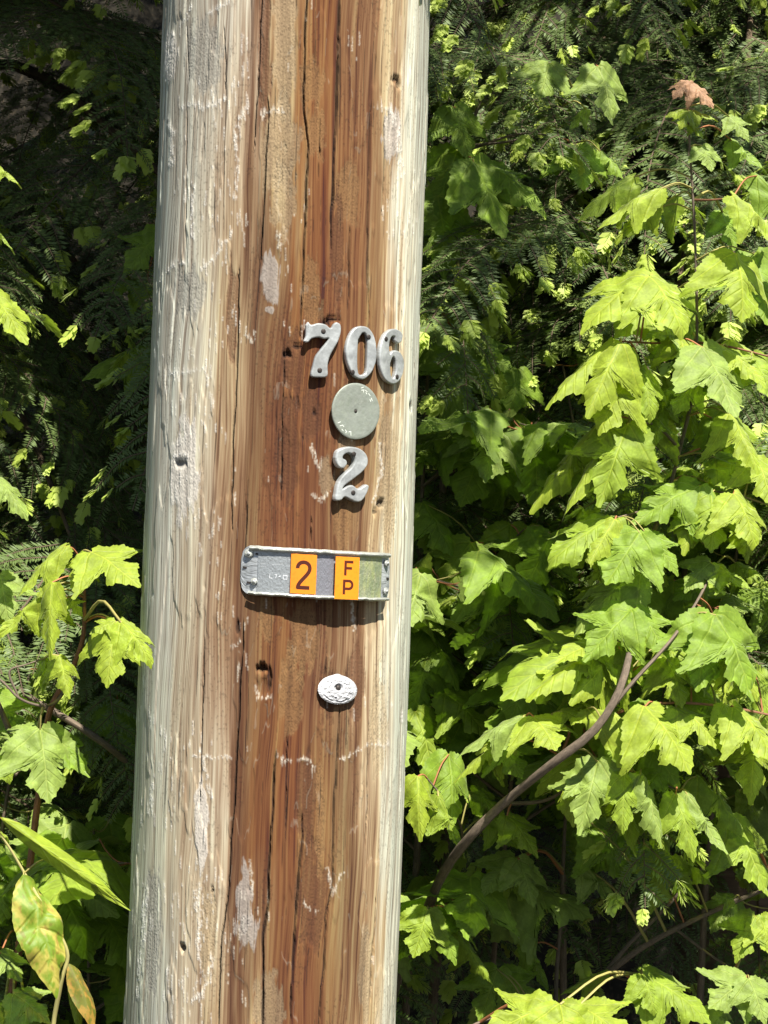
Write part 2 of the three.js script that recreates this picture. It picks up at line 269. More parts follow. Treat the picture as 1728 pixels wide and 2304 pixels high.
{
  const us = [], NF = 560, NB = 24;
  for (let i = 0; i <= NF; i++) us.push(-TH0 + 2 * TH0 * i / NF);
  for (let i = 1; i <= NB; i++) us.push(TH0 + (2 * Math.PI - 2 * TH0) * i / NB);
  const ys = [-0.05, 0.2, 0.5, 0.75]; for (let y = Y0; y < Y1; y += 0.0034) ys.push(y); for (const y of [2.4, 2.8, 3.5, 4.5, 6, 7.5, 9]) ys.push(y);
  const pos = [], uv = [], idx = [];
  for (const y of ys) for (let i = 0; i < us.length; i++) {
    const th = us[i], r = poleR(y) + (i <= NF ? poleRelief(th, y) : 0) + (fbm(Math.cos(th) * 2 + 9, y * 3 + Math.sin(th), 77, 2) - 0.5) * 0.004;
    pos.push(r * Math.sin(th), y, r * Math.cos(th)); uv.push(i <= NF ? i / NF : 1 + (i - NF) / NB, (y - Y0) / (Y1 - Y0));
  }
  const n = us.length;
  for (let j = 0; j < ys.length - 1; j++) for (let i = 0; i < n - 1; i++) { const a = j * n + i, b = a + n; idx.push(a, a + 1, b, a + 1, b + 1, b); }
  const top = pos.length / 3; pos.push(0, 9.02, 0); uv.push(0.5, 0.5); for (let i = 0; i < n - 1; i++) idx.push((ys.length - 1) * n + i, (ys.length - 1) * n + i + 1, top);
  const g = new THREE.BufferGeometry(); g.setAttribute('position', new THREE.Float32BufferAttribute(pos, 3)); g.setAttribute('uv', new THREE.Float32BufferAttribute(uv, 2)); g.setIndex(idx); g.computeVertexNormals();
  const m = mesh('utility_pole', g, stdm({ map: poleTex.map, bumpMap: poleTex.bump, bumpScale: 0.0034, roughness: 1 }));
  tag(m, 'weathered brown and grey wooden utility pole with split grain carrying metal numbers', 'utility pole');
}

// ---------------------------------------------------------------- metal numbers and tags on the pole
const grime = dataTex(256, 256, (i, j) => { const a = fbm(i / 40, j / 40, 5, 4), b = vn(i / 4, j / 4, 9), s = fbm(i / 90, j / 9, 12, 2); const v = 150 + 92 * a + 18 * (b - 0.5) + 26 * (s - 0.5); return [v, v, v * 0.98]; });
grime.wrapS = grime.wrapT = THREE.RepeatWrapping;
const zinc = stdm({ color: rgb(0.9, 0.93, 0.89), map: grime, metalness: 0.2, roughness: 0.5 });
const zincBump = dataTex(256, 256, (i, j) => { const v = 255 * fbm(i / 12, j / 12, 15, 4); return [v, v, v]; }, false); zincBump.wrapS = zincBump.wrapT = THREE.RepeatWrapping;
zinc.bumpMap = zincBump; zinc.bumpScale = 0.0012;
const castAlu = stdm({ color: rgb(0.84, 0.87, 0.89), map: grime, metalness: 0.3, roughness: 0.34, bumpMap: zincBump, bumpScale: 0.0003 });
const darkIron = stdm({ color: rgb(0.06, 0.05, 0.045), metalness: 0.6, roughness: 0.6 });
const scaleUV = (g, k) => { const p = g.attributes.position, u = []; for (let i = 0; i < p.count; i++) u.push(p.getX(i) * k + 0.5, p.getY(i) * k + 0.5); g.setAttribute('uv', new THREE.Float32BufferAttribute(u, 2)); return g; };
function onPole(name, label, cat, th, y, off, group) { // a thing facing out from the pole, origin on its surface
  const r = poleR(y) + off, g = thing(name, label, cat, [r * Math.sin(th), y, r * Math.cos(th)], group); g.rotation.y = th; return g;
}
function nailGeo(r, dome, L = 0.03) { const p = [V(0, -L, 0), V(r * 0.42, -L + 0.004, 0), V(r * 0.42, -0.0008, 0), V(r, -0.0006, 0), V(r, dome * 0.35, 0), V(r * 0.75, dome * 0.8, 0), V(r * 0.3, dome, 0), V(0, dome * 1.02, 0)].map(v => new THREE.Vector2(v.x, v.y)); return new THREE.LatheGeometry(p, 16).rotateX(Math.PI / 2); }
// zoom picture of the numbers: region 500..960 x 680..1180 at 3.6065
const zA = ([x, y]) => [500 + x / 3.6065, 680 + y / 3.6065], zB = ([x, y]) => [500 + x / 3.6065, 1180 + y / 3.6065];
function digit(ch, outline, holes, nails, label, thick = 0.0042) {
  const pp = outline.map(p => polePix(...zA(p)));
  const th0 = (Math.min(...pp.map(p => p[0])) + Math.max(...pp.map(p => p[0]))) / 2, y0 = (Math.min(...pp.map(p => p[1])) + Math.max(...pp.map(p => p[1]))) / 2;
  const loc = p => { const [t, y] = polePix(...zA(p)); return new THREE.Vector2((t - th0) * R0, y - y0); };
  const smooth = (pts, n) => new THREE.SplineCurve([...pts.map(loc), loc(pts[0])]).getPoints(n);
  const sh = new THREE.Shape(smooth(outline, outline.length * 4));
  for (const h of holes) sh.holes.push(new THREE.Path(smooth(h, h.length * 4)));
  const g = new THREE.ExtrudeGeometry(sh, { depth: thick * 0.45, bevelEnabled: true, bevelThickness: thick * 0.5, bevelSize: 0.0017, bevelOffset: -0.0017, bevelSegments: 4, curveSegments: 8 });
  scaleUV(g, 9);
  const t = onPole('metal_digit', label, 'number', th0, y0, 0.0028, 'metal digits nailed on the pole');
  mesh('digit_body', g, castAlu, t);
  for (const n of nails) { const q = loc(n), m = mesh('nail', nailGeo(0.0026, 0.0008), darkIron, t); m.position.set(q.x, q.y, thick * 0.97); }
}
digit('7', [[664, 190], [685, 163], [712, 186], [770, 172], [830, 184], [866, 212], [892, 178], [918, 166], [946, 188], [948, 250], [925, 325], [888, 392], [858, 455], [845, 520], [842, 603], [780, 614], [708, 602], [722, 520], [745, 440], [790, 380], [838, 322], [850, 296], [815, 300], [770, 288], [715, 300], [682, 330], [648, 320], [664, 280]], [], [[808, 240], [778, 556]], 'cast metal digit 7 nailed at the start of the row 706');
digit('0', [[1100, 194], [1160, 208], [1205, 275], [1224, 380], [1222, 470], [1190, 565], [1140, 620], [1100, 628], [1050, 605], [1005, 540], [978, 450], [976, 370], [1000, 280], [1045, 215]], [[[1112, 256], [1140, 262], [1152, 320], [1150, 440], [1142, 560], [1110, 590], [1080, 570], [1074, 440], [1080, 310]].reverse()], [[1160, 285], [1030, 570]], 'cast metal oval digit 0 in the middle of the row 706');
digit('6', [[1420, 318], [1426, 262], [1392, 222], [1338, 220], [1282, 262], [1248, 340], [1236, 430], [1246, 540], [1286, 630], [1350, 668], [1400, 640], [1428, 570], [1434, 480], [1414, 415], [1380, 392], [1346, 398], [1326, 418], [1323, 340], [1340, 286], [1366, 282], [1370, 318], [1395, 338]], [[[1352, 445], [1372, 480], [1374, 560], [1356, 618], [1336, 590], [1330, 500]].reverse()], [[1290, 300], [1380, 606]], 'cast metal digit 6 nailed at the end of the row 706');
digit('2', [[885, 1260], [900, 1208], [950, 1180], [1020, 1172], [1092, 1190], [1140, 1240], [1148, 1310], [1112, 1372], [1040, 1432], [972, 1482], [950, 1512], [985, 1492], [1030, 1484], [1072, 1512], [1108, 1496], [1136, 1478], [1156, 1496], [1136, 1560], [1100, 1612], [1055, 1622], [1000, 1596], [962, 1582], [935, 1608], [885, 1606], [890, 1540], [910, 1460], [960, 1392], [1012, 1348], [1040, 1300], [1038, 1256], [1002, 1226], [962, 1238], [950, 1264], [978, 1282], [984, 1314], [956, 1346], [915, 1340], [890, 1302]], [], [[1035, 1232], [1030, 1545]], 'cast metal curly digit 2 nailed under the round tag', 0.006);

{ // round tag
  const [th, y] = polePix(...zA([1065, 885])); const t = onPole('round_tag', 'plain round grey zinc tag nailed between the metal digits', 'tag', th, y, 0.004);
  const cv = document.createElement('canvas'); cv.width = cv.height = 512; const x = cv.getContext('2d');
  x.fillStyle = 'rgb(150,155,144)'; x.fillRect(0, 0, 512, 512);
  for (let k = 0; k < 900; k++) { const v = 122 + rr(0, 50) | 0; x.fillStyle = `rgba(${v},${v + 6},${v - 8},0.16)`; x.beginPath(); x.arc(rr(0, 512), rr(0, 512), rr(3, 26), 0, 7); x.fill(); }
  x.strokeStyle = 'rgb(240,245,232)'; x.lineWidth = 7; x.lineCap = 'round';
  const st = (pts) => { x.beginPath(); pts.forEach(([a, b], i) => i ? x.lineTo(a, b) : x.moveTo(a, b)); x.stroke(); };
  // stamped marks as they show on the rim
  st([[300, 42], [322, 34]]); st([[305, 62], [330, 58], [326, 78]]); st([[345, 60], [366, 72]]); st([[362, 92], [352, 78]]); st([[382, 88], [398, 106]]); st([[412, 128], [424, 150]]); st([[398, 142], [408, 160]]);
  st([[66, 372], [92, 362]]); st([[88, 398], [116, 390], [128, 402]]); st([[110, 428], [124, 440]]); st([[146, 432], [160, 446], [152, 458]]); st([[186, 448], [206, 444], [208, 478]]);
  const ct = new THREE.CanvasTexture(cv); ct.colorSpace = THREE.SRGBColorSpace;
  const R = 0.0298, p = [[0, 0.0004], [0.0022, 0.0006], [0.0034, 0.0016], [R * 0.9, 0.002], [R - 0.0006, 0.0019], [R, 0.0011], [R, 0.0001], [R - 0.0006, -0.0006], [0, -0.0006]].map(a => new THREE.Vector2(...a));
  const g = new THREE.LatheGeometry(p, 72).rotateX(Math.PI / 2); { const q = g.attributes.position, u = []; for (let i = 0; i < q.count; i++) u.push(q.getX(i) / (2 * R) + 0.5, q.getY(i) / (2 * R) + 0.5); g.setAttribute('uv', new THREE.Float32BufferAttribute(u, 2)); }
  const m = mesh('disc', g, stdm({ map: ct, metalness: 0.3, roughness: 0.5, bumpMap: zincBump, bumpScale: 0.00025, side: THREE.DoubleSide }), t);
  mesh('nail', nailGeo(0.0017, 0.0007), darkIron, t).position.z = 0.0009;
  t.rotation.x = 0; t.rotation.order = 'YXZ';
}
{ // oval aluminium tag
  const [th, y] = polePix(...zB([925, 1338])); const t = onPole('oval_tag', 'small white oval metal tag with embossed rim nailed under the number holder', 'tag', th, y, 0.0028);
  const A = 0.0234, B = 0.0155, NR = 40, NA = 80, pos = [], uv = [], idx = [];
  for (let i = 0; i <= NR; i++) for (let j = 0; j < NA; j++) {
    const r = i / NR, a = j / NA * Math.PI * 2; let z = 0.0042 * (1 - r * r) + 0.0005 * Math.exp(-Math.pow((r - 0.92) / 0.05, 2));
    if (r > 0.5 && r < 0.82) z += 0.0009 * sst(0.5, 0.62, vn(a * 5 + 7, r * 6, 93)) ; z += 0.0005 * (fbm(Math.cos(a) * r * 5 + 9, Math.sin(a) * r * 5 + 9, 95, 3) - 0.5);
    z -= 0.0035 * sst(0.3, 0.1, Math.hypot(r * Math.cos(a) * 1.0 , r * Math.sin(a) - 0.12));
    const nub = Math.hypot(r * Math.cos(a) + 0.02, (r * Math.sin(a) - 0.92)); z += 0.0016 * sst(0.26, 0.08, nub);
    pos.push(A * r * Math.cos(a), B * r * Math.sin(a) * (1 + 0.07 * Math.exp(-Math.pow((a - Math.PI / 2) / 0.2, 2))), z); uv.push(r * Math.cos(a) * 0.5 + 0.5, r * Math.sin(a) * 0.5 + 0.5);
  }
  for (let i = 0; i < NR; i++) for (let j = 0; j < NA; j++) { const a = i * NA + j, b = i * NA + (j + 1) % NA; idx.push(a, a + NA, b, b, a + NA, b + NA); }
  const g = new THREE.BufferGeometry(); g.setAttribute('position', new THREE.Float32BufferAttribute(pos, 3)); g.setAttribute('uv', new THREE.Float32BufferAttribute(uv, 2)); g.setIndex(idx); g.computeVertexNormals();
  mesh('plate', g, stdm({ color: rgb(0.56, 0.56, 0.57), metalness: 0.25, roughness: 0.42, side: THREE.DoubleSide, bumpMap: zincBump, bumpScale: 0.001 }), t);
  const n = mesh('nail', nailGeo(0.0029, 0.0018, 0.025), darkIron, t); n.position.set(0, 0.0018, 0.0016);
  t.rotation.order = 'YXZ'; t.rotation.x = -0.2; t.rotation.z = -0.03;
}
{ // number holder: curved channel plate with two sliding-tile rails
  const P = (p) => polePix(...zB(p), 0.16);
  const [thL, yL] = P([135, 365]), [thR, yR] = P([1372, 428]);
  const cTh = (thL + thR) / 2, cY = (yL + yR) / 2, half = (thR - thL) / 2, slope = (yR - yL) / (thR - thL);
  const t = thing('tag_holder', 'curved zinc tag holder with orange 2 and FP stickers nailed across pole', 'sign', [0, cY, 0]);
  const gap = th => { const s = (th - thL) / (2 * half); return 0.0018 + 0.0115 * Math.pow(Math.sin(Math.PI * clamp(s * 0.84 + 0.01, 0, 1)), 0.9) + 0.0012 * Math.sin(s * 19) * s * (1 - s); };
  const H = 0.0255; // half height
  // a sheet in (angle, height) on the holder; dz lifts it off the back plate
  function sheet(th0, th1, b0, b1, dz, nx, ny, thick, shape) {
    const pos = [], uv = [], idx = [];
    for (const side of [0, 1]) for (let j = 0; j <= ny; j++) for (let i = 0; i <= nx; i++) {
      const u = i / nx, v = j / ny; let th = mixv(th0, th1, u), h = mixv(b0, b1, v); if (shape) [th, h] = shape(th, h, u, v);
      const r = poleR(cY) + gap(th) + (typeof dz === 'function' ? dz(th, h, u, v) : dz) - side * thick, y = h + slope * (th - cTh);
      pos.push(r * Math.sin(th), y, r * Math.cos(th)); uv.push(u, v);
    }
    const n = (nx + 1) * (ny + 1), w = nx + 1;
    for (let j = 0; j < ny; j++) for (let i = 0; i < nx; i++) { const a = j * w + i, b = a + w; idx.push(a, a + 1, b, a + 1, b + 1, b, n + a, n + b, n + a + 1, n + a + 1, n + b, n + b + 1); }
    for (let i = 0; i < nx; i++) { const a = i, b = ny * w + i; idx.push(a, n + a, a + 1, a + 1, n + a, n + a + 1, b, b + 1, n + b, b + 1, n + b + 1, n + b); }
    for (let j = 0; j < ny; j++) { const a = j * w, b = a + nx; idx.push(a, a + w, n + a, a + w, n + a + w, n + a, b, n + b, b + w, b + w, n + b, n + b + w); }
    const g = new THREE.BufferGeometry(); g.setAttribute('position', new THREE.Float32BufferAttribute(pos, 3)); g.setAttribute('uv', new THREE.Float32BufferAttribute(uv, 2)); g.setIndex(idx); g.computeVertexNormals();
    const ng = g.toNonIndexed(); ng.computeVertexNormals(); return ng;
  }
  const thAt = x => P([x, 380])[0];
  // back plate with rounded ends
  const plateTex = dataTex(512, 128, (i, j) => { const a = fbm(i / 30, j / 30, 3, 4), s = fbm(i / 6, j / 60, 7, 2); const g = 140 + 70 * a + 30 * (s - 0.5); return [g, g + 4, g + 6]; });
  const rounded = (th, h, u, v) => { const e = Math.min(u, 1 - u) * 2 * half, er = 0.075; const k = e < er ? Math.sqrt(Math.max(0, 1 - Math.pow(1 - e / er, 2.2))) : 1; return [th, h * mixv(0.42, 1, k)]; };
  mesh('back_plate', sheet(thL, thR, -H, H, 0, 96, 12, 0.0012, rounded), stdm({ map: plateTex, metalness: 0.3, roughness: 0.4, bumpMap: zincBump, bumpScale: 0.0008 }), t);
  // folded rails
  const railM = stdm({ color: rgb(0.86, 0.88, 0.82), map: grime, metalness: 0.4, roughness: 0.36, bumpMap: zincBump, bumpScale: 0.0004 });
  const rl = thAt(212), rh = thAt(1345);
  for (const s of [1, -1]) {
    const b0 = s > 0 ? H - 0.0046 : -H - 0.0004, b1 = s > 0 ? H + 0.0004 : -H + 0.0034;
    mesh(s > 0 ? 'top_rail' : 'bottom_rail', sheet(rl, rh, b0, b1, (th, h, u, v) => { const w = s > 0 ? v : 1 - v; return 0.0018 + 0.0034 * Math.pow(Math.sin(Math.PI * clamp(w * 0.85 + 0.1, 0, 1)), 0.7) + 0.0004 * (vn(th * 60, s * 9, 97) - 0.5); }, 90, 8, 0.0012, (th, h, u, v) => [th, h + 0.0009 * (vn(th * 30, s * 5 + 40, 98) - 0.5) * (s > 0 ? 0.6 : 1)]), railM, t);
  }
  // tiles
  const tile = (name, x0, x1, m, dz = 0.0012, b0 = -H + 0.0016, b1 = H - 0.004) => mesh(name, sheet(thAt(x0), thAt(x1), b0, b1, dz, 16, 4, 0.0008), m, t);
  const txt = (w, h, bg, draw) => { const c = document.createElement('canvas'); c.width = w; c.height = h; const x = c.getContext('2d'); x.fillStyle = bg; x.fillRect(0, 0, w, h); draw(x, w, h); const q = new THREE.CanvasTexture(c); q.colorSpace = THREE.SRGBColorSpace; return q; };
  const sMat = map => stdm({ map, roughness: 0.55 });
  const speck = (x, w, h) => { for (let k = 0; k < 260; k++) { x.fillStyle = `rgba(${200 + rr(0, 50) | 0},${90 + rr(0, 60) | 0},10,0.10)`; x.beginPath(); x.arc(rr(0, w), rr(0, h), rr(2, 14), 0, 7); x.fill(); } };
  tile('orange_sticker', 553, 752, sMat(txt(256, 380, 'rgb(243,140,26)', (x, w, h) => {
    speck(x, w, h); x.strokeStyle = 'rgb(74,22,4)'; x.lineWidth = 36; x.lineJoin = 'round'; x.lineCap = 'butt';
    x.beginPath(); x.moveTo(68, 140); x.bezierCurveTo(62, 60, 190, 58, 188, 140); x.bezierCurveTo(186, 200, 76, 262, 74, 322); x.lineTo(190, 322); x.stroke();
  })), 0.0034, -H + 0.0042, H - 0.0052).userData.label = 'orange sticker with a dark brown number 2';
  tile('orange_sticker', 892, 1075, sMat(txt(240, 380, 'rgb(245,146,24)', (x, w, h) => {
    speck(x, w, h); x.strokeStyle = 'rgb(84,26,6)'; x.lineWidth = 24; x.lineJoin = 'miter'; x.lineCap = 'butt';
    x.beginPath(); x.moveTo(98, 168); x.lineTo(98, 46); x.moveTo(86, 46); x.lineTo(176, 46); x.moveTo(98, 102); x.lineTo(164, 102); x.stroke();
    x.beginPath(); x.moveTo(90, 338); x.lineTo(90, 216); x.lineTo(138, 216); x.bezierCurveTo(184, 218, 184, 284, 138, 286); x.lineTo(90, 286); x.stroke();
  })), 0.0056, -H + 0.0006, H - 0.0058).userData.label = 'orange sticker with the dark letters F and P';
  const darkT = (x, w, h) => { for (let k = 0; k < 400; k++) { const v = 100 + rr(0, 70) | 0; x.fillStyle = `rgba(${v},${v + 4},${v + 6},0.16)`; x.fillRect(rr(0, w), rr(0, h), rr(2, 50), rr(1, 8)); } };
  const tm = map => stdm({ map, metalness: 0.35, roughness: 0.35, bumpMap: zincBump, bumpScale: 0.0005 });
  tile('grey_tile', 285, 549, tm(txt(384, 380, 'rgb(160,165,167)', (x, w, h) => {
    darkT(x, w, h); x.strokeStyle = 'rgb(232,234,236)'; x.lineWidth = 8; // worn embossed marks
    x.beginPath(); x.moveTo(150, 200); x.lineTo(146, 236); x.lineTo(182, 238); x.moveTo(205, 206); x.lineTo(232, 204); x.lineTo(218, 236); x.moveTo(250, 224); x.lineTo(278, 214); x.stroke(); x.strokeRect(308, 206, 44, 34);
    x.globalAlpha = 0.35; x.beginPath(); x.moveTo(20, 120); x.lineTo(90, 112); x.moveTo(170, 118); x.lineTo(300, 108); x.moveTo(40, 140); x.lineTo(100, 138); x.stroke(); x.globalAlpha = 1;
  })));
  tile('grey_tile', 756, 889, tm(txt(200, 380, 'rgb(142,142,149)', darkT)));
  tile('green_tile', 1078, 1288, tm(txt(320, 380, 'rgb(166,170,140)', (x, w, h) => { for (let k = 0; k < 160; k++) { const a = rnd(); x.fillStyle = a < 0.5 ? 'rgba(200,202,130,0.18)' : 'rgba(120,136,108,0.18)'; x.beginPath(); x.ellipse(rr(0, w), rr(0, h), rr(6, 26), rr(20, 80), 0, 0, 7); x.fill(); } })));
  // nails and slots
  for (const [nx, ny, r] of [[210, 234, 0.0048], [1330, 314, 0.0036], [1322, 540, 0.0038], [255, 462, 0.0036]]) {
    const [th, y] = P([nx, ny]); const m = mesh('nail', nailGeo(r, 0.0022, 0.03), zinc, t); const rad = poleR(y) + gap(th) + 0.0016; m.position.set(rad * Math.sin(th), y - cY, rad * Math.cos(th)); m.rotation.y = th;
    const m2 = mesh('nail_core', nailGeo(r * 0.42, 0.0012, 0.004), castAlu, m); m2.position.z = 0.0022;
  }
  for (const [nx, ny] of [[172, 350], [206, 472], [1350, 440], [282, 240]]) { const [th, y] = P([nx, ny]); const g = new THREE.BoxGeometry(0.0042, 0.0021, 0.0008); const m = mesh('slot', g, darkIron, t); const rad = poleR(y) + gap(th) + 0.0003; m.position.set(rad * Math.sin(th), y - cY, rad * Math.cos(th)); m.rotation.y = th; m.rotation.z = -0.1; }
}
console.log('pole done');

// ---------------------------------------------------------------- leaves
const leafTex = dataTex(512, 512, (i, j) => { // uv 0..1 covers x -0.7..0.7, y -0.15..1.25 of the blade
  const x = Math.abs(i / 512 * 1.4 - 0.7), y = j / 512 * 1.4 - 0.15;
  let v = 0; const vein = (x0, y0, x1, y1, w) => { const dx = x1 - x0, dy = y1 - y0, L2 = dx * dx + dy * dy, t = clamp(((x - x0) * dx + (y - y0) * dy) / L2, 0, 1), d = Math.hypot(x - x0 - dx * t, y - y0 - dy * t); v = Math.max(v, sst(w * (1.15 - t * 0.8), 0, d)); };
  vein(0, 0, 0, 1, 0.012); vein(0, 0.02, 0.56, 0.43, 0.010); vein(0, 0.01, 0.3, 0.07, 0.007);
  for (let k = 0; k < 5; k++) { const b = 0.3 + k * 0.13; vein(0, b, 0.26 * (1 - k * 0.14), b + 0.16, 0.005); }
  for (let k = 0; k < 3; k++) { const b = 0.35 + k * 0.2; vein(0.56 * b, 0.02 + 0.41 * b, 0.56 * b + 0.1, 0.02 + 0.41 * b - 0.06, 0.004); vein(0.56 * b, 0.02 + 0.41 * b, 0.56 * b + 0.01, 0.41 * b + 0.14, 0.004); }
  const a = fbm(i / 40, j / 40, 5, 4), f = vn(i / 6, j / 6, 9), n = 186 + 60 * a + 22 * (f - 0.5);
  return [Math.min(255, n + v * 40), Math.min(255, n + v * 26), n * 0.92 + v * 40];
});
const leafBump = dataTex(512, 512, (i, j) => {
  const x = Math.abs(i / 512 * 1.4 - 0.7), y = j / 512 * 1.4 - 0.15; let v = 0;
  const vein = (x0, y0, x1, y1, w) => { const dx = x1 - x0, dy = y1 - y0, L2 = dx * dx + dy * dy, t = clamp(((x - x0) * dx + (y - y0) * dy) / L2, 0, 1), d = Math.hypot(x - x0 - dx * t, y - y0 - dy * t); v = Math.max(v, sst(w, 0, d)); };
  vein(0, 0, 0, 1, 0.035); vein(0, 0.02, 0.56, 0.43, 0.03); for (let k = 0; k < 5; k++) { const b = 0.3 + k * 0.13; vein(0, b, 0.26 * (1 - k * 0.14), b + 0.16, 0.02); }
  const q = 150 - v * 110 + 90 * (fbm(i / 22, j / 22, 25, 3) - 0.5); return [q, q, q];
}, false);
function bladeGeo(half, o) { // half outline (x>=0) from base to tip, star-shaped about (0, cy)
  const { cy = 0.38, teeth = 0.046, droop = 0.5, fold = 0.2, lobe = 0.3, twist = 0, ripple = 0.03, s = 1, nsub = 4 } = o;
  const side = [];
  for (let k = 0; k < half.length - 1; k++) {
    const [x0, y0] = half[k], [x1, y1] = half[k + 1], L = Math.hypot(x1 - x0, y1 - y0), n = Math.max(1, Math.round(L / 0.028));
    for (let q = 0; q < n; q++) { const t = q / n; let x = x0 + (x1 - x0) * t, y = y0 + (y1 - y0) * t; if (q > 0) { const nx = (y1 - y0) / L, ny = -(x1 - x0) / L, z = ((q % nsub) / nsub - 0.35) * teeth * (0.6 + 0.9 * vn(k * 3 + q, s, 12)); x += nx * z; y += ny * z; } side.push([Math.max(0, x), y]); }
  }
  const tip = half[half.length - 1], outline = [...side, tip, ...side.slice(1).reverse().map(([x, y]) => [-x, y])];
  const rings = [0, 0.28, 0.55, 0.8, 1], n = outline.length, pos = [], uv = [], idx = [];
  const put = (x, y) => {
    uv.push((x + 0.7) / 1.4, (y + 0.15) / 1.4);
    const asym = 1 + 0.08 * (vn(y * 2, s * 3.3, 14) - 0.5) * Math.sign(x); x *= asym;
    let z = -fold * Math.abs(x) * (0.4 + 0.6 * Math.min(1, Math.abs(x) * 3)) * 0.9 - lobe * x * x * 1.05 + ripple * (vn(x * 7 + s, y * 7 + s * 3, 16) - 0.5) * 2 + ripple * 0.7 * Math.sin(x * 14 + s) * Math.abs(x);
    const k = droop, a = k * y; // bend along the midrib
    const Y = k > 0.01 ? Math.sin(a) / k : y, Z = k > 0.01 ? -(1 - Math.cos(a)) / k : 0;
    const ca = Math.cos(a), sa = Math.sin(a); let px = x, py = Y + z * sa, pz = Z + z * ca;
    if (z < 0) px *= 1 - 0.35 * clamp(-z / (Math.abs(x) + 0.1), 0, 1);
    const tw = twist * y, c = Math.cos(tw), q = Math.sin(tw); pos.push(px * c - pz * q, py, px * q + pz * c);
  };
  put(0, cy);
  for (let r = 1; r < rings.length; r++) for (let i = 0; i < n; i++) { const [x, y] = outline[i]; put(x * rings[r], cy + (y - cy) * rings[r]); }
  for (let i = 0; i < n; i++) idx.push(0, 1 + i, 1 + (i + 1) % n);
  for (let r = 1; r < rings.length - 1; r++) for (let i = 0; i < n; i++) { const a = 1 + (r - 1) * n + i, b = 1 + (r - 1) * n + (i + 1) % n; idx.push(a, a + n, b, b, a + n, b + n); }
  const g = new THREE.BufferGeometry(); g.setAttribute('position', new THREE.Float32BufferAttribute(pos, 3)); g.setAttribute('uv', new THREE.Float32BufferAttribute(uv, 2)); g.setIndex(idx);
  // chord from base to tip onto +y, length 1
  const ti = 1 + (rings.length - 2) * n + side.length, b0 = 1 + (rings.length - 2) * n, P = i => V(pos[i * 3], pos[i * 3 + 1], pos[i * 3 + 2]), B = P(b0), C = P(ti).sub(B), L = C.length();
  g.translate(-B.x, -B.y, -B.z); g.applyQuaternion(new THREE.Quaternion().setFromUnitVectors(C.normalize(), V(0, 1, 0))); g.scale(1 / L, 1 / L, 1 / L); g.computeVertexNormals(); return g;
}
const MAPLE = [[0, 0.02], [0.09, -0.03], [0.2, -0.03], [0.36, 0.03], [0.36, 0.12], [0.45, 0.21], [0.54, 0.32], [0.74, 0.465], [0.53, 0.475], [0.34, 0.475], [0.15, 0.475], [0.19, 0.57], [0.27, 0.665], [0.15, 0.78], [0.07, 0.9], [0, 1]];
const MAPLE2 = [[0, 0.03], [0.1, -0.05], [0.23, -0.03], [0.34, 0.05], [0.43, 0.16], [0.52, 0.31], [0.7, 0.64], [0.47, 0.575], [0.32, 0.545], [0.17, 0.54], [0.2, 0.62], [0.28, 0.74], [0.14, 0.84], [0.06, 0.93], [0, 1]];
const LANCE = [[0, 0], [0.08, 0.05], [0.16, 0.16], [0.21, 0.32], [0.21, 0.48], [0.17, 0.66], [0.09, 0.84], [0, 1]];
const SPECS = [[0.5, 0.25, 0.3], [0.9, 0.4, 0.5], [0.25, 0.6, 0.4], [1.2, 0.3, 0.7], [0.7, 0.9, 0.5], [0.15, 0.15, 0.2], [1.0, 0.7, 0.9], [0.6, 0.2, 0.9], [0.35, 0.45, 0.15], [1.4, 0.5, 0.4]];
const mapleGeo = SPECS.map(([d, f, l], k) => bladeGeo(k % 2 ? MAPLE2 : MAPLE, { droop: d * 0.75, fold: f * 0.6, lobe: l * 0.6, s: k * 1.7 + 1, ripple: 0.035 + 0.01 * (k % 3), twist: (k % 3 - 1) * 0.25 }));
const lanceGeo = [bladeGeo(LANCE, { droop: 0.6, fold: 0.5, lobe: 0.2, s: 3, teeth: 0.008, cy: 0.42, ripple: 0.03 }), bladeGeo(LANCE, { droop: 0.9, fold: 0.15, lobe: 0.6, s: 8, teeth: 0.01, cy: 0.42, ripple: 0.07 })];
const leafMat = (r, g, b, tr = 0.42, ro = 0.62) => phys({ color: rgb(r, g, b), map: leafTex, bumpMap: leafBump, bumpScale: 0.0015, roughness: ro, transmission: tr, thickness: 0, side: THREE.DoubleSide, specularIntensity: 0.6 });
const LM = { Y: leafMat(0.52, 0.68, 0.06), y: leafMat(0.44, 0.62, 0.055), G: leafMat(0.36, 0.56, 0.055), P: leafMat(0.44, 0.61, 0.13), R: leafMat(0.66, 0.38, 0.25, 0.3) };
const petM = { pale: phys({ color: rgb(0.34, 0.3, 0.09), roughness: 0.6 }), red: phys({ color: rgb(0.4, 0.16, 0.07), roughness: 0.55 }) };
const barkT = dataTex(128, 512, (i, j) => { const a = fbm(i / 8, j / 40, 33, 3), b = vn(i / 3, j / 5, 37); const v = 0.07 + 0.11 * a + 0.05 * (b - 0.5); return [toS(v * 1.25), toS(v * 0.95), toS(v * 0.66)]; }); barkT.wrapS = barkT.wrapT = THREE.RepeatWrapping;
const barkM = stdm({ map: barkT, roughness: 0.85 });
const barkRed = stdm({ map: barkT, color: rgb(1.6, 0.95, 0.7), roughness: 0.7 });
const HINT = V(0.12, 0.72, 0.68);
function orient(m, base, tip, hint, wf = 1) {
  const c = tip.clone().sub(base), L = c.length(); c.normalize();
  const n = hint.clone().addScaledVector(c, -hint.dot(c)).normalize(), x = c.clone().cross(n);
  m.matrix.makeBasis(x.multiplyScalar(L * wf), c.multiplyScalar(L), n.multiplyScalar(L)).setPosition(base); m.matrix.decompose(m.position, m.quaternion, m.scale);
}
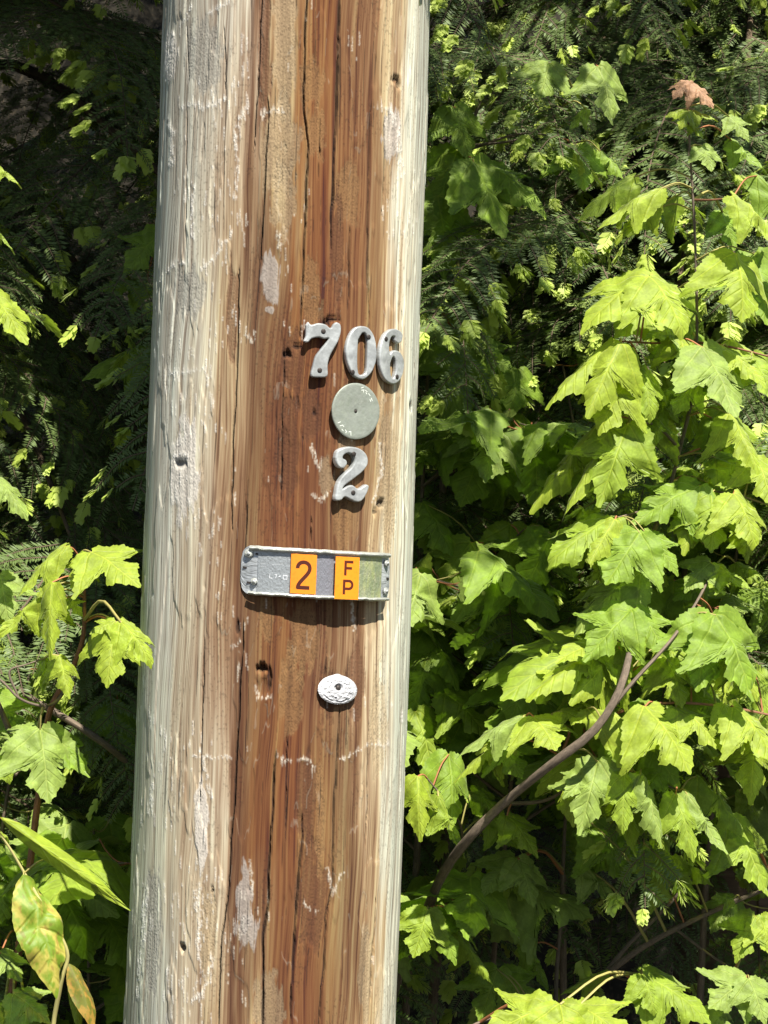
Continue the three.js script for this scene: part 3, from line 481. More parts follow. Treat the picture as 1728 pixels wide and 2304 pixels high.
function closest(polys, p) { let best = null, bd = 1e9; for (const q of polys) for (const s of q) { const d = s.distanceTo(p) + Math.max(0, s.y - p.y) * 0.3; if (d < bd) { bd = d; best = s; } } return [best, bd]; }
const dense = (pts, n = 60) => new THREE.CatmullRomCurve3(pts).getPoints(n);
// leaves noted one by one: [base x, y, tip x, y, depth z, how far the tip comes forward (share of length), width, tone, variant, hint x]
function placeLeaves(t, list, polys, geos = mapleGeo, more = 0) {
  seed = 4242; list = [...list]; for (const L of [...list]) if (rnd() < more && 'YyP'.includes(L[7]) && Math.hypot(L[0] - L[2], L[1] - L[3]) > 85) { const ox = rr(-75, 75), oy = rr(-55, 60); list.push([L[0] + ox, L[1] + oy, L[2] + ox + rr(-35, 35), L[3] + oy + rr(-25, 25), L[4] - rr(0.03, 0.1), L[5] * rr(0.7, 1.2), clamp(L[6] * rr(0.9, 1.3), 0.5, 1.1), 'YyyG'[Math.floor(rnd() * 4)], L[8] + 1 + Math.floor(rnd() * 5), rr(-0.3, 0.3)]); }
  list.forEach((L, k) => {
    const [bx, by, tx, ty, z, dz, wf, tone, va, hx = 0] = L;
    const base = at(bx, by, z), tip0 = at(tx + (tx - bx) * 0.08, ty + (ty - by) * 0.08, z), len = base.distanceTo(tip0), tip = at(tx + (tx - bx) * 0.08, ty + (ty - by) * 0.08, z + dz * len);
    const m = mesh('leaf', geos[va % geos.length], LM[tone], t);
    orient(m, base, tip, HINT.clone().add(V(hx, 0, 0)), wf);
    const [s, d] = closest(polys, base);
    if (s && d < 0.26 && d > 0.004) {
      const mid = base.clone().lerp(s, 0.5).add(V(0, 0.12 * d, 0.05 * d)), r = 0.0009 + (d > 0.12 ? 0.0006 : 0);
      const pg = taper([s, mid, base.clone().addScaledVector(tip.clone().sub(base), 0.01)], r * 1.4, r, 7, 5); m.updateMatrix(); pg.applyMatrix4(m.matrix.clone().invert());
      mesh('petiole', pg, k % 3 ? petM.pale : petM.red, m);
    }
  });
}
const stem = (t, pts, r0, r1, m = barkM, name = 'branch', seg = 30) => { const p = pts.map(([x, y, z]) => at(x, y, z)); mesh(name, taper(p, r0, r1, seg, 8, 0.25), m, t); return dense(p); };
const toGround = (pts, x, z) => { const p = pts.map(([a, b, c]) => at(a, b, c)); return [V(x, -0.02, z), V((x + p[0].x) / 2, p[0].y * 0.5, (z + p[0].z) / 2), ...p]; };
function stemG(t, pts, x, z, r0, r1, m = barkM) { const p = toGround(pts, x, z); mesh('stem', taper(p, r0, r1, 60, 9, 0.2), m, t); return dense(p, 140); }

{ // the sunlit maple sapling beside the pole: one curved stem from behind the pole to the red tip
  const t = thing('maple_sapling', 'sunlit maple sapling with long curved stem ending in a small red leaf tuft', 'sapling', [0, 0, 0], 'maple saplings');
  const st = stemG(t, [[880, 2260, -0.36], [905, 2170, -0.34], [960, 2050, -0.22], [1000, 1960, -0.12], [1060, 1880, -0.05], [1130, 1810, -0.03], [1240, 1720, 0.03], [1340, 1640, 0.05], [1395, 1550, 0.05], [1422, 1440, 0.02], [1440, 1300, -0.08], [1470, 1200, -0.1], [1500, 1120, -0.1], [1535, 990, -0.1], [1563, 860, -0.1], [1568, 700, -0.09], [1562, 500, -0.08], [1552, 330, -0.07], [1546, 225, -0.07]], 0.08, -0.4, t => t < 0.56 ? mixv(0.0075, 0.0040, t / 0.56) : t < 0.7 ? mixv(0.0040, 0.0024, (t - 0.56) / 0.14) : mixv(0.0024, 0.0012, (t - 0.7) / 0.3), 0, barkM);
  const P = [st];
  P.push(stem(t, [[1345, 1632, 0.05], [1420, 1540, 0.05], [1510, 1440, 0.03], [1570, 1350, -0.02], [1610, 1270, -0.06]], 0.003, 0.0014));
  P.push(stem(t, [[1300, 1676, -0.07], [1400, 1600, -0.03], [1500, 1582, 0.0], [1620, 1588, 0.01], [1740, 1610, 0.0]], 0.0024, 0.0012, barkRed));
  P.push(stem(t, [[1262, 1702, -0.08], [1280, 1640, -0.06], [1230, 1622, -0.04], [1182, 1612, -0.03]], 0.002, 0.001, barkRed));
  P.push(stem(t, [[1565, 770, -0.1], [1640, 780, -0.07], [1740, 805, -0.06]], 0.002, 0.0011, barkRed));
  P.push(stem(t, [[1566, 765, -0.1], [1490, 772, -0.07], [1395, 768, -0.04]], 0.002, 0.0011, barkRed));
  P.push(stem(t, [[1500, 1120, -0.1], [1440, 1150, -0.06], [1388, 1165, -0.03]], 0.002, 0.0011));
  P.push(stem(t, [[1530, 1010, -0.1], [1470, 955, -0.06], [1415, 955, -0.03]], 0.002, 0.0011));
  P.push(stem(t, [[1480, 1180, -0.1], [1560, 1110, -0.07], [1640, 1110, -0.05], [1740, 1140, -0.04]], 0.0024, 0.0011));
  P.push(stem(t, [[1130, 1810, -0.15], [1240, 1796, -0.1], [1330, 1725, -0.06], [1420, 1735, -0.03], [1530, 1780, -0.02]], 0.0026, 0.0011));
  P.push(stem(t, [[1400, 1530, -0.05], [1360, 1480, -0.03], [1400, 1440, -0.02]], 0.002, 0.0011));
  P.push(stem(t, [[1005, 1950, -0.26], [1040, 1880, -0.2], [1000, 1800, -0.12], [960, 1750, -0.1]], 0.002, 0.001));
  P.push(stem(t, [[975, 2030, -0.28], [975, 2050, -0.22], [962, 2042, -0.16]], 0.002, 0.001));
  P.push(stem(t, [[1560, 450, -0.08], [1600, 450, -0.05], [1650, 445, -0.03]], 0.0016, 0.0009, barkRed));
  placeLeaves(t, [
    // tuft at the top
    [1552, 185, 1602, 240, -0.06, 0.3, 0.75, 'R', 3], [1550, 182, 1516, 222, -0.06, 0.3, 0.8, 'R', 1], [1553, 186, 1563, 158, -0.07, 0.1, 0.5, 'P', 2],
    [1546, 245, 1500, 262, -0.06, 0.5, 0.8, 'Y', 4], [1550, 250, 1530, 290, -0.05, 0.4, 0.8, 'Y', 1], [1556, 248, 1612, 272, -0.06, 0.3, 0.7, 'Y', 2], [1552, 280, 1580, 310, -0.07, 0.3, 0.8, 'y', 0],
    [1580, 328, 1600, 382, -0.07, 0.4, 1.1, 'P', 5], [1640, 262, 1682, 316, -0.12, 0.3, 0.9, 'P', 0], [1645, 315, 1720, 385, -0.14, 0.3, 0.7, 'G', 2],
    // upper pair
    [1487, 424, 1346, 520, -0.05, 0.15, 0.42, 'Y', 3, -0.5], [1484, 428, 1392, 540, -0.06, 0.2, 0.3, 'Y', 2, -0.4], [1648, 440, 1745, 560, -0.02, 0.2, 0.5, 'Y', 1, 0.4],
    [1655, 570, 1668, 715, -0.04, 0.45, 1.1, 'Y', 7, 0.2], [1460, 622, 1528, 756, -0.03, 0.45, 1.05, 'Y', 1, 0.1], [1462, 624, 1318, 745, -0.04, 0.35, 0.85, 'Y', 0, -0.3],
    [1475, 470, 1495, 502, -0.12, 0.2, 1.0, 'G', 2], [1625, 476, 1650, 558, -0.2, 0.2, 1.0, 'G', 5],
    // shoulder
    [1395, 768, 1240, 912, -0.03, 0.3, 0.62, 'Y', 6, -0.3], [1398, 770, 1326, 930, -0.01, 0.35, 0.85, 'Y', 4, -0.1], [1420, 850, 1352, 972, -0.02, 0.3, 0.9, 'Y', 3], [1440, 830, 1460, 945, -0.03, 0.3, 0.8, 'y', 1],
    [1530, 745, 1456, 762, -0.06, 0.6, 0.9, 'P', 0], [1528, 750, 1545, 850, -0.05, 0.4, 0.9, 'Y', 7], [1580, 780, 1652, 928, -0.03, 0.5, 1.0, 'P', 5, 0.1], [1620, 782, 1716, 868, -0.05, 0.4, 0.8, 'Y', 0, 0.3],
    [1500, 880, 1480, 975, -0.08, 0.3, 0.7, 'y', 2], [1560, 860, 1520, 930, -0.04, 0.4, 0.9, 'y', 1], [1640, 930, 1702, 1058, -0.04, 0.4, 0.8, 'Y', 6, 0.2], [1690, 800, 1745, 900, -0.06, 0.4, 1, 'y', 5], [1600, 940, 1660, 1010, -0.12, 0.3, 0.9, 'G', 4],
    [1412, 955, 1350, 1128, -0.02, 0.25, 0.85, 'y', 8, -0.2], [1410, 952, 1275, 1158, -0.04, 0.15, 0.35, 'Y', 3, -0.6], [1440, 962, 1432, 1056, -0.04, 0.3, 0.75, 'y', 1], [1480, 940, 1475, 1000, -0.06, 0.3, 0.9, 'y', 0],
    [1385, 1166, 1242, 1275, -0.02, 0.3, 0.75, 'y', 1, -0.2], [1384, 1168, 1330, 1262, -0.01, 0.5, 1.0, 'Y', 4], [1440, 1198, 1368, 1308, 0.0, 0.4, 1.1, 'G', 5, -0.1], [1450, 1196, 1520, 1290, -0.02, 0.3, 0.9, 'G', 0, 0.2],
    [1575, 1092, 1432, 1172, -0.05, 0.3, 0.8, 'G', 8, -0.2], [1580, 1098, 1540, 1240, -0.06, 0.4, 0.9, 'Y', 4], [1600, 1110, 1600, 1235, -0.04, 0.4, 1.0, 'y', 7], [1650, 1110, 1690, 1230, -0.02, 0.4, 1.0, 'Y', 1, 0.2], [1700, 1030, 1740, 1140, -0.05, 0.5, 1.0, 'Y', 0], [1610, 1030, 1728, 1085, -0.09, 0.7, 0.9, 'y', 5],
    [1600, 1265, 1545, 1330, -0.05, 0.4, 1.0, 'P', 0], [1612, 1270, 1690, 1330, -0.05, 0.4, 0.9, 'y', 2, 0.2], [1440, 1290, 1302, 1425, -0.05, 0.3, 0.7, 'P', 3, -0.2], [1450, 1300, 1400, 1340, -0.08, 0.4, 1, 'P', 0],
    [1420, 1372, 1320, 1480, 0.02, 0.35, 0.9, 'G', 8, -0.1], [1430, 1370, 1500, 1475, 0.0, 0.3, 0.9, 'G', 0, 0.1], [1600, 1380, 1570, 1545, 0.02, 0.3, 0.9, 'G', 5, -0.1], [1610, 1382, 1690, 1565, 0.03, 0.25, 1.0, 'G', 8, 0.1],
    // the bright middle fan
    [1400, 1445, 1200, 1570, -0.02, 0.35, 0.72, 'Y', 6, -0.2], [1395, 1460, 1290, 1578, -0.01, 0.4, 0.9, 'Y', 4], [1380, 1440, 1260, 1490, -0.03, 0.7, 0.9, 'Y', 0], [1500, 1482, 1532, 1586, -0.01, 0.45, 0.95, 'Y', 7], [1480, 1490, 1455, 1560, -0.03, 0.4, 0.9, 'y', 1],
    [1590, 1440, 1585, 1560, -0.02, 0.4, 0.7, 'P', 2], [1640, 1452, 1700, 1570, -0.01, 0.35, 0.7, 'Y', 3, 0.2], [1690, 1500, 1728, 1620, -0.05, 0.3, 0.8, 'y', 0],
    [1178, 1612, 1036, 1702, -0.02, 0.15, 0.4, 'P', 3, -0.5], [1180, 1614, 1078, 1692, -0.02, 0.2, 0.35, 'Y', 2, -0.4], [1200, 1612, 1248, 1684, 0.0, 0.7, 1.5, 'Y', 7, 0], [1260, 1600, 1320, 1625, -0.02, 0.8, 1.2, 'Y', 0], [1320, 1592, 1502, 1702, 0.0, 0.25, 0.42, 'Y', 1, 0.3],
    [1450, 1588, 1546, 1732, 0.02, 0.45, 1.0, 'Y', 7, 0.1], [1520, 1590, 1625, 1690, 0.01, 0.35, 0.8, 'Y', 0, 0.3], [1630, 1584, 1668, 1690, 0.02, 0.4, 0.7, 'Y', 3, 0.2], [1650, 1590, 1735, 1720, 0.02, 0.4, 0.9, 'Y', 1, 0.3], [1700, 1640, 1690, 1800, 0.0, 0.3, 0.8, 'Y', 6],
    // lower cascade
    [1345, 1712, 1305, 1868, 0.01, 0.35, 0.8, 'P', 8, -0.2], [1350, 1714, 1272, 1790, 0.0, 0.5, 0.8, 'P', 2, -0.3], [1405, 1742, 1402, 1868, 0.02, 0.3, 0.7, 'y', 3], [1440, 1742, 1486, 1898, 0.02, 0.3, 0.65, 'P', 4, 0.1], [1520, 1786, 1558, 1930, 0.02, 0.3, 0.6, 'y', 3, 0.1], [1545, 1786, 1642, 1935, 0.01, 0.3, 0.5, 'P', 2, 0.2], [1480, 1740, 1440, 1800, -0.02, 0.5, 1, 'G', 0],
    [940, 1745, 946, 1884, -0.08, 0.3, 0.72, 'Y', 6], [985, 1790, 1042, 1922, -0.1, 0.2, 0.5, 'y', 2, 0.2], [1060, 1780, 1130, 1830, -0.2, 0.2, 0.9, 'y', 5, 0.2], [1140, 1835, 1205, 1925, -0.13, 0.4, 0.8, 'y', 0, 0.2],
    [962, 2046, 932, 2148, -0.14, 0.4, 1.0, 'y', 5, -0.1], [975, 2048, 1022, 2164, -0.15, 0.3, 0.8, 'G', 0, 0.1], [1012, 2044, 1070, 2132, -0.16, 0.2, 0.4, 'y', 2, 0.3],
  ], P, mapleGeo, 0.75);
}
{ // low maple with two bare forking branches
  const t = thing('maple_sapling', 'low maple with two thin forking bare branches under the sunlit sapling', 'sapling', [0, 0, 0], 'maple saplings');
  const P = [stemG(t, [[1260, 2330, -0.3], [1310, 2250, -0.26], [1368, 2190, -0.24], [1440, 2135, -0.22], [1520, 2090, -0.2], [1650, 2030, -0.18], [1760, 1985, -0.16]], 0.2, -0.4, 0.006, 0.0025)];
  P.push(stem(t, [[1355, 2200, -0.24], [1410, 2130, -0.25], [1480, 2060, -0.26], [1560, 1975, -0.28], [1620, 1900, -0.28], [1660, 1840, -0.26]], 0.0036, 0.0016));
  P.push(stem(t, [[1300, 2262, -0.27], [1180, 2270, -0.2], [1080, 2300, -0.12], [1000, 2340, -0.1]], 0.003, 0.0014));
  P.push(stem(t, [[1372, 2190, -0.24], [1410, 2205, -0.16], [1440, 2192, -0.1]], 0.002, 0.0012)); P.push(stem(t, [[1520, 2090, -0.2], [1600, 2150, -0.14], [1680, 2200, -0.08]], 0.002, 0.0012));
  P.push(stem(t, [[1250, 2300, -0.28], [1252, 2200, -0.32], [1262, 2060, -0.34], [1268, 1920, -0.36], [1275, 1780, -0.38]], 0.0035, 0.0022));
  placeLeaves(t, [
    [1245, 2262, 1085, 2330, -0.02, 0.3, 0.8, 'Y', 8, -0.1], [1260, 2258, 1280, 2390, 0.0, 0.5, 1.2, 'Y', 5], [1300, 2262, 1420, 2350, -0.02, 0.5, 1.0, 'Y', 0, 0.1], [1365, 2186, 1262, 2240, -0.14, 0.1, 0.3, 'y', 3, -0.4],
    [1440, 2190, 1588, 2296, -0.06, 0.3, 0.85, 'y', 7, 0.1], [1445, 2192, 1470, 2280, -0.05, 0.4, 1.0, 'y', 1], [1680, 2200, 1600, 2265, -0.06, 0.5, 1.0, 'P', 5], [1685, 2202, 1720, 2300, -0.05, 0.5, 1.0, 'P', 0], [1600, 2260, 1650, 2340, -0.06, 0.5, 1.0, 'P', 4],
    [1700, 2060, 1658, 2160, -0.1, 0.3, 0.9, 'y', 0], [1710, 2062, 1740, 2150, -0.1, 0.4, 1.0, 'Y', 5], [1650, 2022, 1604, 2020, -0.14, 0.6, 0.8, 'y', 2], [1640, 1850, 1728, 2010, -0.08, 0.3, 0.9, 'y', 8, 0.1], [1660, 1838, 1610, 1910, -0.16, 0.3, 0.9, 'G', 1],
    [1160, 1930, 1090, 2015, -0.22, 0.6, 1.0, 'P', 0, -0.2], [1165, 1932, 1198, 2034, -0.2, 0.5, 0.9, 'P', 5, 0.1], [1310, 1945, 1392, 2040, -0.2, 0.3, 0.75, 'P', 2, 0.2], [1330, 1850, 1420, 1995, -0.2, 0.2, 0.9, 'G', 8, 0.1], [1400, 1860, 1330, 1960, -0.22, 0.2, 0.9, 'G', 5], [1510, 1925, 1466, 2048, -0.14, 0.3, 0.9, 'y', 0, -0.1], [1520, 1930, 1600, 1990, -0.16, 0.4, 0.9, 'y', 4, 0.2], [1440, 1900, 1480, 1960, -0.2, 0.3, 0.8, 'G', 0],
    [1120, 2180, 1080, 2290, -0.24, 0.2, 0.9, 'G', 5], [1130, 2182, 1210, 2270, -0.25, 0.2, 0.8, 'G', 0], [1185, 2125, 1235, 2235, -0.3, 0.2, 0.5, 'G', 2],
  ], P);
}
{ // left sapling with small young leaves
  const t = thing('maple_sapling', 'slender maple sapling with bright young leaves whose tip touches the pole edge', 'sapling', [0, 0, 0], 'maple saplings');
  const P = [stemG(t, [[20, 2250, -0.2], [60, 2000, -0.16], [90, 1760, -0.12], [112, 1600, -0.08], [165, 1500, -0.04], [187, 1430, -0.02], [190, 1360, -0.02], [186, 1290, -0.02], [176, 1250, -0.02]], -0.6, -0.35, 0.006, 0.0011, barkRed)];
  P.push(stem(t, [[165, 1500, -0.04], [130, 1575, -0.02], [95, 1588, 0.0], [45, 1572, 0.01], [12, 1540, 0.01], [-30, 1500, 0.0]], 0.0022, 0.0012)); P.push(stem(t, [[42, 1570, 0.01], [22, 1510, 0.01], [60, 1495, 0.01], [98, 1482, 0.0]], 0.0014, 0.0009));
  P.push(stem(t, [[90, 1760, -0.12], [20, 1640, -0.08], [-60, 1400, -0.04], [-75, 1050, -0.02], [-60, 700, -0.01], [-50, 340, 0]], 0.004, 0.0015));
  P.push(stem(t, [[-90, 1450, -0.14], [60, 1566, -0.24], [140, 1612, -0.24], [230, 1670, -0.22], [320, 1745, -0.26]], 0.005, 0.004));
  placeLeaves(t, [
    [147, 1228, 45, 1342, 0.0, 0.15, 0.45, 'Y', 3, -0.4], [205, 1242, 308, 1316, 0.01, 0.55, 1.15, 'Y', 0, 0.1], [195, 1245, 162, 1318, 0.0, 0.4, 0.9, 'Y', 4], [118, 1308, 114, 1474, 0.02, 0.25, 0.5, 'Y', 6, -0.1], [110, 1320, 85, 1345, 0.01, 0.4, 0.9, 'Y', 1], [92, 1338, -8, 1436, 0.01, 0.2, 0.45, 'Y', 2, -0.4], [150, 1345, 184, 1386, 0.0, 0.3, 0.8, 'Y', 0],
    [262, 1398, 242, 1538, 0.03, 0.4, 0.85, 'Y', 7, -0.1], [272, 1400, 336, 1498, 0.16, 0.3, 0.7, 'Y', 1, 0.1], [258, 1402, 206, 1426, 0.03, 0.5, 0.9, 'Y', 0], [132, 1474, 155, 1566, 0.01, 0.4, 0.8, 'Y', 4], [100, 1482, 95, 1560, 0.0, 0.3, 0.4, 'y', 2],
    [-20, 660, 56, 768, 0.0, 0.3, 0.8, 'Y', 5, 0.2], [-10, 1070, 58, 1165, 0.0, 0.3, 0.6, 'P', 3, 0.3], [-14, 365, 45, 420, 0.0, 0.2, 0.5, 'Y', 2, 0.3], [-20, 500, 30, 568, 0.0, 0.2, 0.3, 'y', 2, 0.3],
    [90, 1640, 108, 1796, 0.0, 0.35, 1.0, 'P', 5, 0.0], [84, 1640, 5, 1695, -0.01, 0.4, 0.9, 'P', 0, -0.1], [100, 1642, 195, 1742, -0.02, 0.3, 0.8, 'G', 8, 0.1], [-10, 1560, 40, 1660, -0.1, 0.3, 1, 'G', 0], [-10, 1690, 20, 1760, -0.1, 0.3, 0.9, 'y', 1], [0, 1290, 20, 1400, -0.06, 0.3, 0.9, 'P', 0], [-10, 1400, 22, 1330, -0.06, 0.1, 0.5, 'Y', 1],
    [30, 2235, 108, 2300, -0.04, 0.5, 0.9, 'P', 0], [0, 2145, 45, 2205, -0.06, 0.5, 0.9, 'P', 5], [10, 2260, 10, 2380, -0.04, 0.4, 1, 'y', 1], [60, 2280, 40, 2380, -0.02, 0.5, 1, 'P', 4],
  ], P);
}
{ // plant with long narrow blotched leaves
  const t = thing('cherry_seedling', 'seedling with long narrow yellow blotched leaves and thin pale stem', 'seedling');
  const P = [stemG(t, [[112, 2360, 0.02], [122, 2290, 0.02], [140, 2200, 0.03], [152, 2150, 0.03], [128, 2090, 0.03], [92, 2030, 0.03], [58, 1970, 0.02], [10, 1890, 0.02], [-30, 1840, 0.01]], -0.45, -0.05, 0.0032, 0.0012, stdm({ color: rgb(0.4, 0.36, 0.13), roughness: 0.7 }))];
  const blot = dataTex(256, 256, (i, j) => { const a = fbm(i / 11, j / 16, 5, 4), b = fbm(i / 6 + 9, j / 12, 15, 3); const k = sst(0.38, 0.66, a) * 0.8, q = sst(0.62, 0.76, b) * 0.35; let c = [mixv(150, 250, k), mixv(185, 225, k), mixv(40, 110, k)]; c = c.map((v, m) => mixv(v, [150, 88, 40][m], q * 0.8)); return c; });
  LM.B = phys({ map: blot, color: rgb(0.72, 0.72, 0.72), roughness: 0.6, transmission: 0.4, thickness: 0, side: THREE.DoubleSide, bumpMap: leafBump, bumpScale: 0.002 }); LM.N = phys({ map: blot, color: rgb(0.5, 0.34, 0.22), roughness: 0.7, transmission: 0.3, thickness: 0, side: THREE.DoubleSide });
  placeLeaves(t, [[0, 1838, 276, 2036, 0.03, 0.05, 0.3, 'Y', 0, -0.9], [118, 1928, 206, 1986, 0.02, 0.3, 0.9, 'y', 0, 0.2], [52, 1966, 122, 2228, 0.03, 0.2, 0.95, 'B', 1, 0.15], [156, 2168, 212, 2315, 0.03, 0.2, 0.75, 'N', 0, 0.3], [158, 2172, 180, 2330, 0.02, 0.1, 0.4, 'y', 0], [0, 1870, 20, 1905, 0.01, 0.4, 0.9, 'Y', 1], [10, 1900, 50, 1952, 0.0, 0.2, 0.7, 'P', 0]], P, lanceGeo);
}
// ---------------------------------------------------------------- maples filling the thicket, grown from the ground
const petGeo = taper([V(0, 0, 0), V(0, 0.25, 0.1), V(0, 0.62, 0.12), V(0, 1, 0)], 0.016, 0.011, 7, 5);
function thicket(label, x, z, h, lean, n, y0 = 0.75, size = 0.1, tones = 'yGGP', group = 'maple saplings') {
  const t = thing('maple_sapling', label, 'sapling', [x, 0, z], group);
  const pts = []; for (let i = 0; i <= 6; i++) { const k = i / 6; pts.push(V(lean[0] * k * k + rr(-0.03, 0.03) * k, h * k - 0.02, lean[1] * k * k + rr(-0.03, 0.03) * k)); }
  mesh('stem', taper(pts, 0.004 + 0.003 * h, 0.0016, 40, 8, 0.2), barkM, t);
  const c = new THREE.CatmullRomCurve3(pts), nodes = [];
  let ph = rr(0, 6);
  const limbN = Math.floor(n / 9);
  for (let k = 0; k < limbN; k++) {
    const y = mixv(y0, h * 0.93, (k + 0.5) / limbN), p = c.getPoint(clamp(y / h, 0, 1)), a = ph + k * 2.4, L = rr(0.16, 0.34) * mixv(1.15, 0.6, k / limbN);
    const q = [p, p.clone().add(V(Math.cos(a) * L * 0.5, L * 0.32, Math.sin(a) * L * 0.5)), p.clone().add(V(Math.cos(a) * L, L * 0.42, Math.sin(a) * L))];
    mesh('branch', taper(q, 0.0026, 0.0012, 10, 6), barkM, t); const cc = new THREE.CatmullRomCurve3(q);
    for (const s of [0.45, 0.72, 1]) { nodes.push([cc.getPoint(s), a + Math.PI / 2]); } nodes.push([cc.getPoint(1), a]);
  }
  const left = Math.max(0, n / 2 - nodes.length);
  for (let k = 0; k < left; k++) nodes.push([c.getPoint(clamp(mixv(y0, h, (k + 1) / left) / h, 0, 1)), ph + k * 1.57]);
  for (const [p, a] of nodes) for (const s of [0, Math.PI]) {
    const b = a + s + rr(-0.4, 0.4), pl = rr(0.035, 0.08), el = rr(0.1, 0.8), d = V(Math.cos(b) * Math.cos(el), Math.sin(el), Math.sin(b) * Math.cos(el));
    const base = p.clone().addScaledVector(d, pl), len = size * rr(0.5, 1.2), dr = rr(-1.15, -0.25);
    const out = V(Math.cos(b) * Math.cos(dr) + rr(-0.2, 0.2), Math.sin(dr), Math.sin(b) * Math.cos(dr) + 0.25);
    const tip = base.clone().addScaledVector(out.normalize(), len);
    const m = mesh('leaf', mapleGeo[Math.floor(rnd() * mapleGeo.length)], LM[tones[Math.floor(rnd() * tones.length)]], t);
    orient(m, base, tip, V(0.1 + rr(-0.3, 0.3), 0.9, 0.35 + rr(-0.3, 0.3)), rr(0.85, 1.1));
    const pm = mesh('petiole', petGeo, rnd() < 0.4 ? petM.red : petM.pale, m), y = p.clone().sub(base), L = y.length(); m.updateMatrix();
    const M = new THREE.Matrix4(), yn = y.clone().normalize(), xn = V(0, 1, 0.3).cross(yn).normalize(), zn = xn.clone().cross(yn);
    M.makeBasis(xn.multiplyScalar(0.075), yn.multiplyScalar(L), zn.multiplyScalar(0.075)).setPosition(base); M.premultiply(m.matrix.clone().invert()); M.decompose(pm.position, pm.quaternion, pm.scale);
  }
}
const backL = 'shaded maple sapling crowded behind the sunlit sapling';
thicket('tall maple sapling crowded between the pole and the drooping hemlock sprays', 0.17, -0.48, 2.0, [0.05, 0.06], 70, 1.0, 0.115);
thicket('short maple sapling in shade behind the long curved stem', 0.30, -0.44, 1.6, [0.04, 0.04], 64, 1.2, 0.11);
thicket(backL, 0.44, -0.55, 1.85, [-0.03, 0.05], 74, 1.2, 0.11);
thicket(backL, 0.56, -0.40, 1.72, [0.05, 0.05], 80, 1.22, 0.11);
thicket(backL, 0.70, -0.48, 2.0, [-0.02, 0.06], 84, 1.1, 0.11);
thicket(backL, 0.85, -0.32, 1.9, [0.0, 0.05], 70, 0.7, 0.11);
thicket('maple sapling at the outer end of the row of bright maples', 1.15, -0.4, 1.9, [0.0, 0.05], 60, 0.7, 0.11);
const backR = 'dim maple sapling in the shade under the dark hemlock';
thicket(backR, -0.34, -0.40, 1.42, [0.02, 0.05], 64, 0.7, 0.115);
thicket('low maple sapling in deep shade directly behind the pole', -0.18, -0.36, 1.22, [-0.04, 0.04], 46, 0.65, 0.11);
thicket(backR, -0.52, -0.30, 1.45, [0.03, 0.05], 56, 0.7, 0.11);
thicket('maple sapling past the slender sapling at the outer end of the thicket', -0.85, -0.35, 1.6, [0.03, 0.05], 50, 0.7, 0.11);
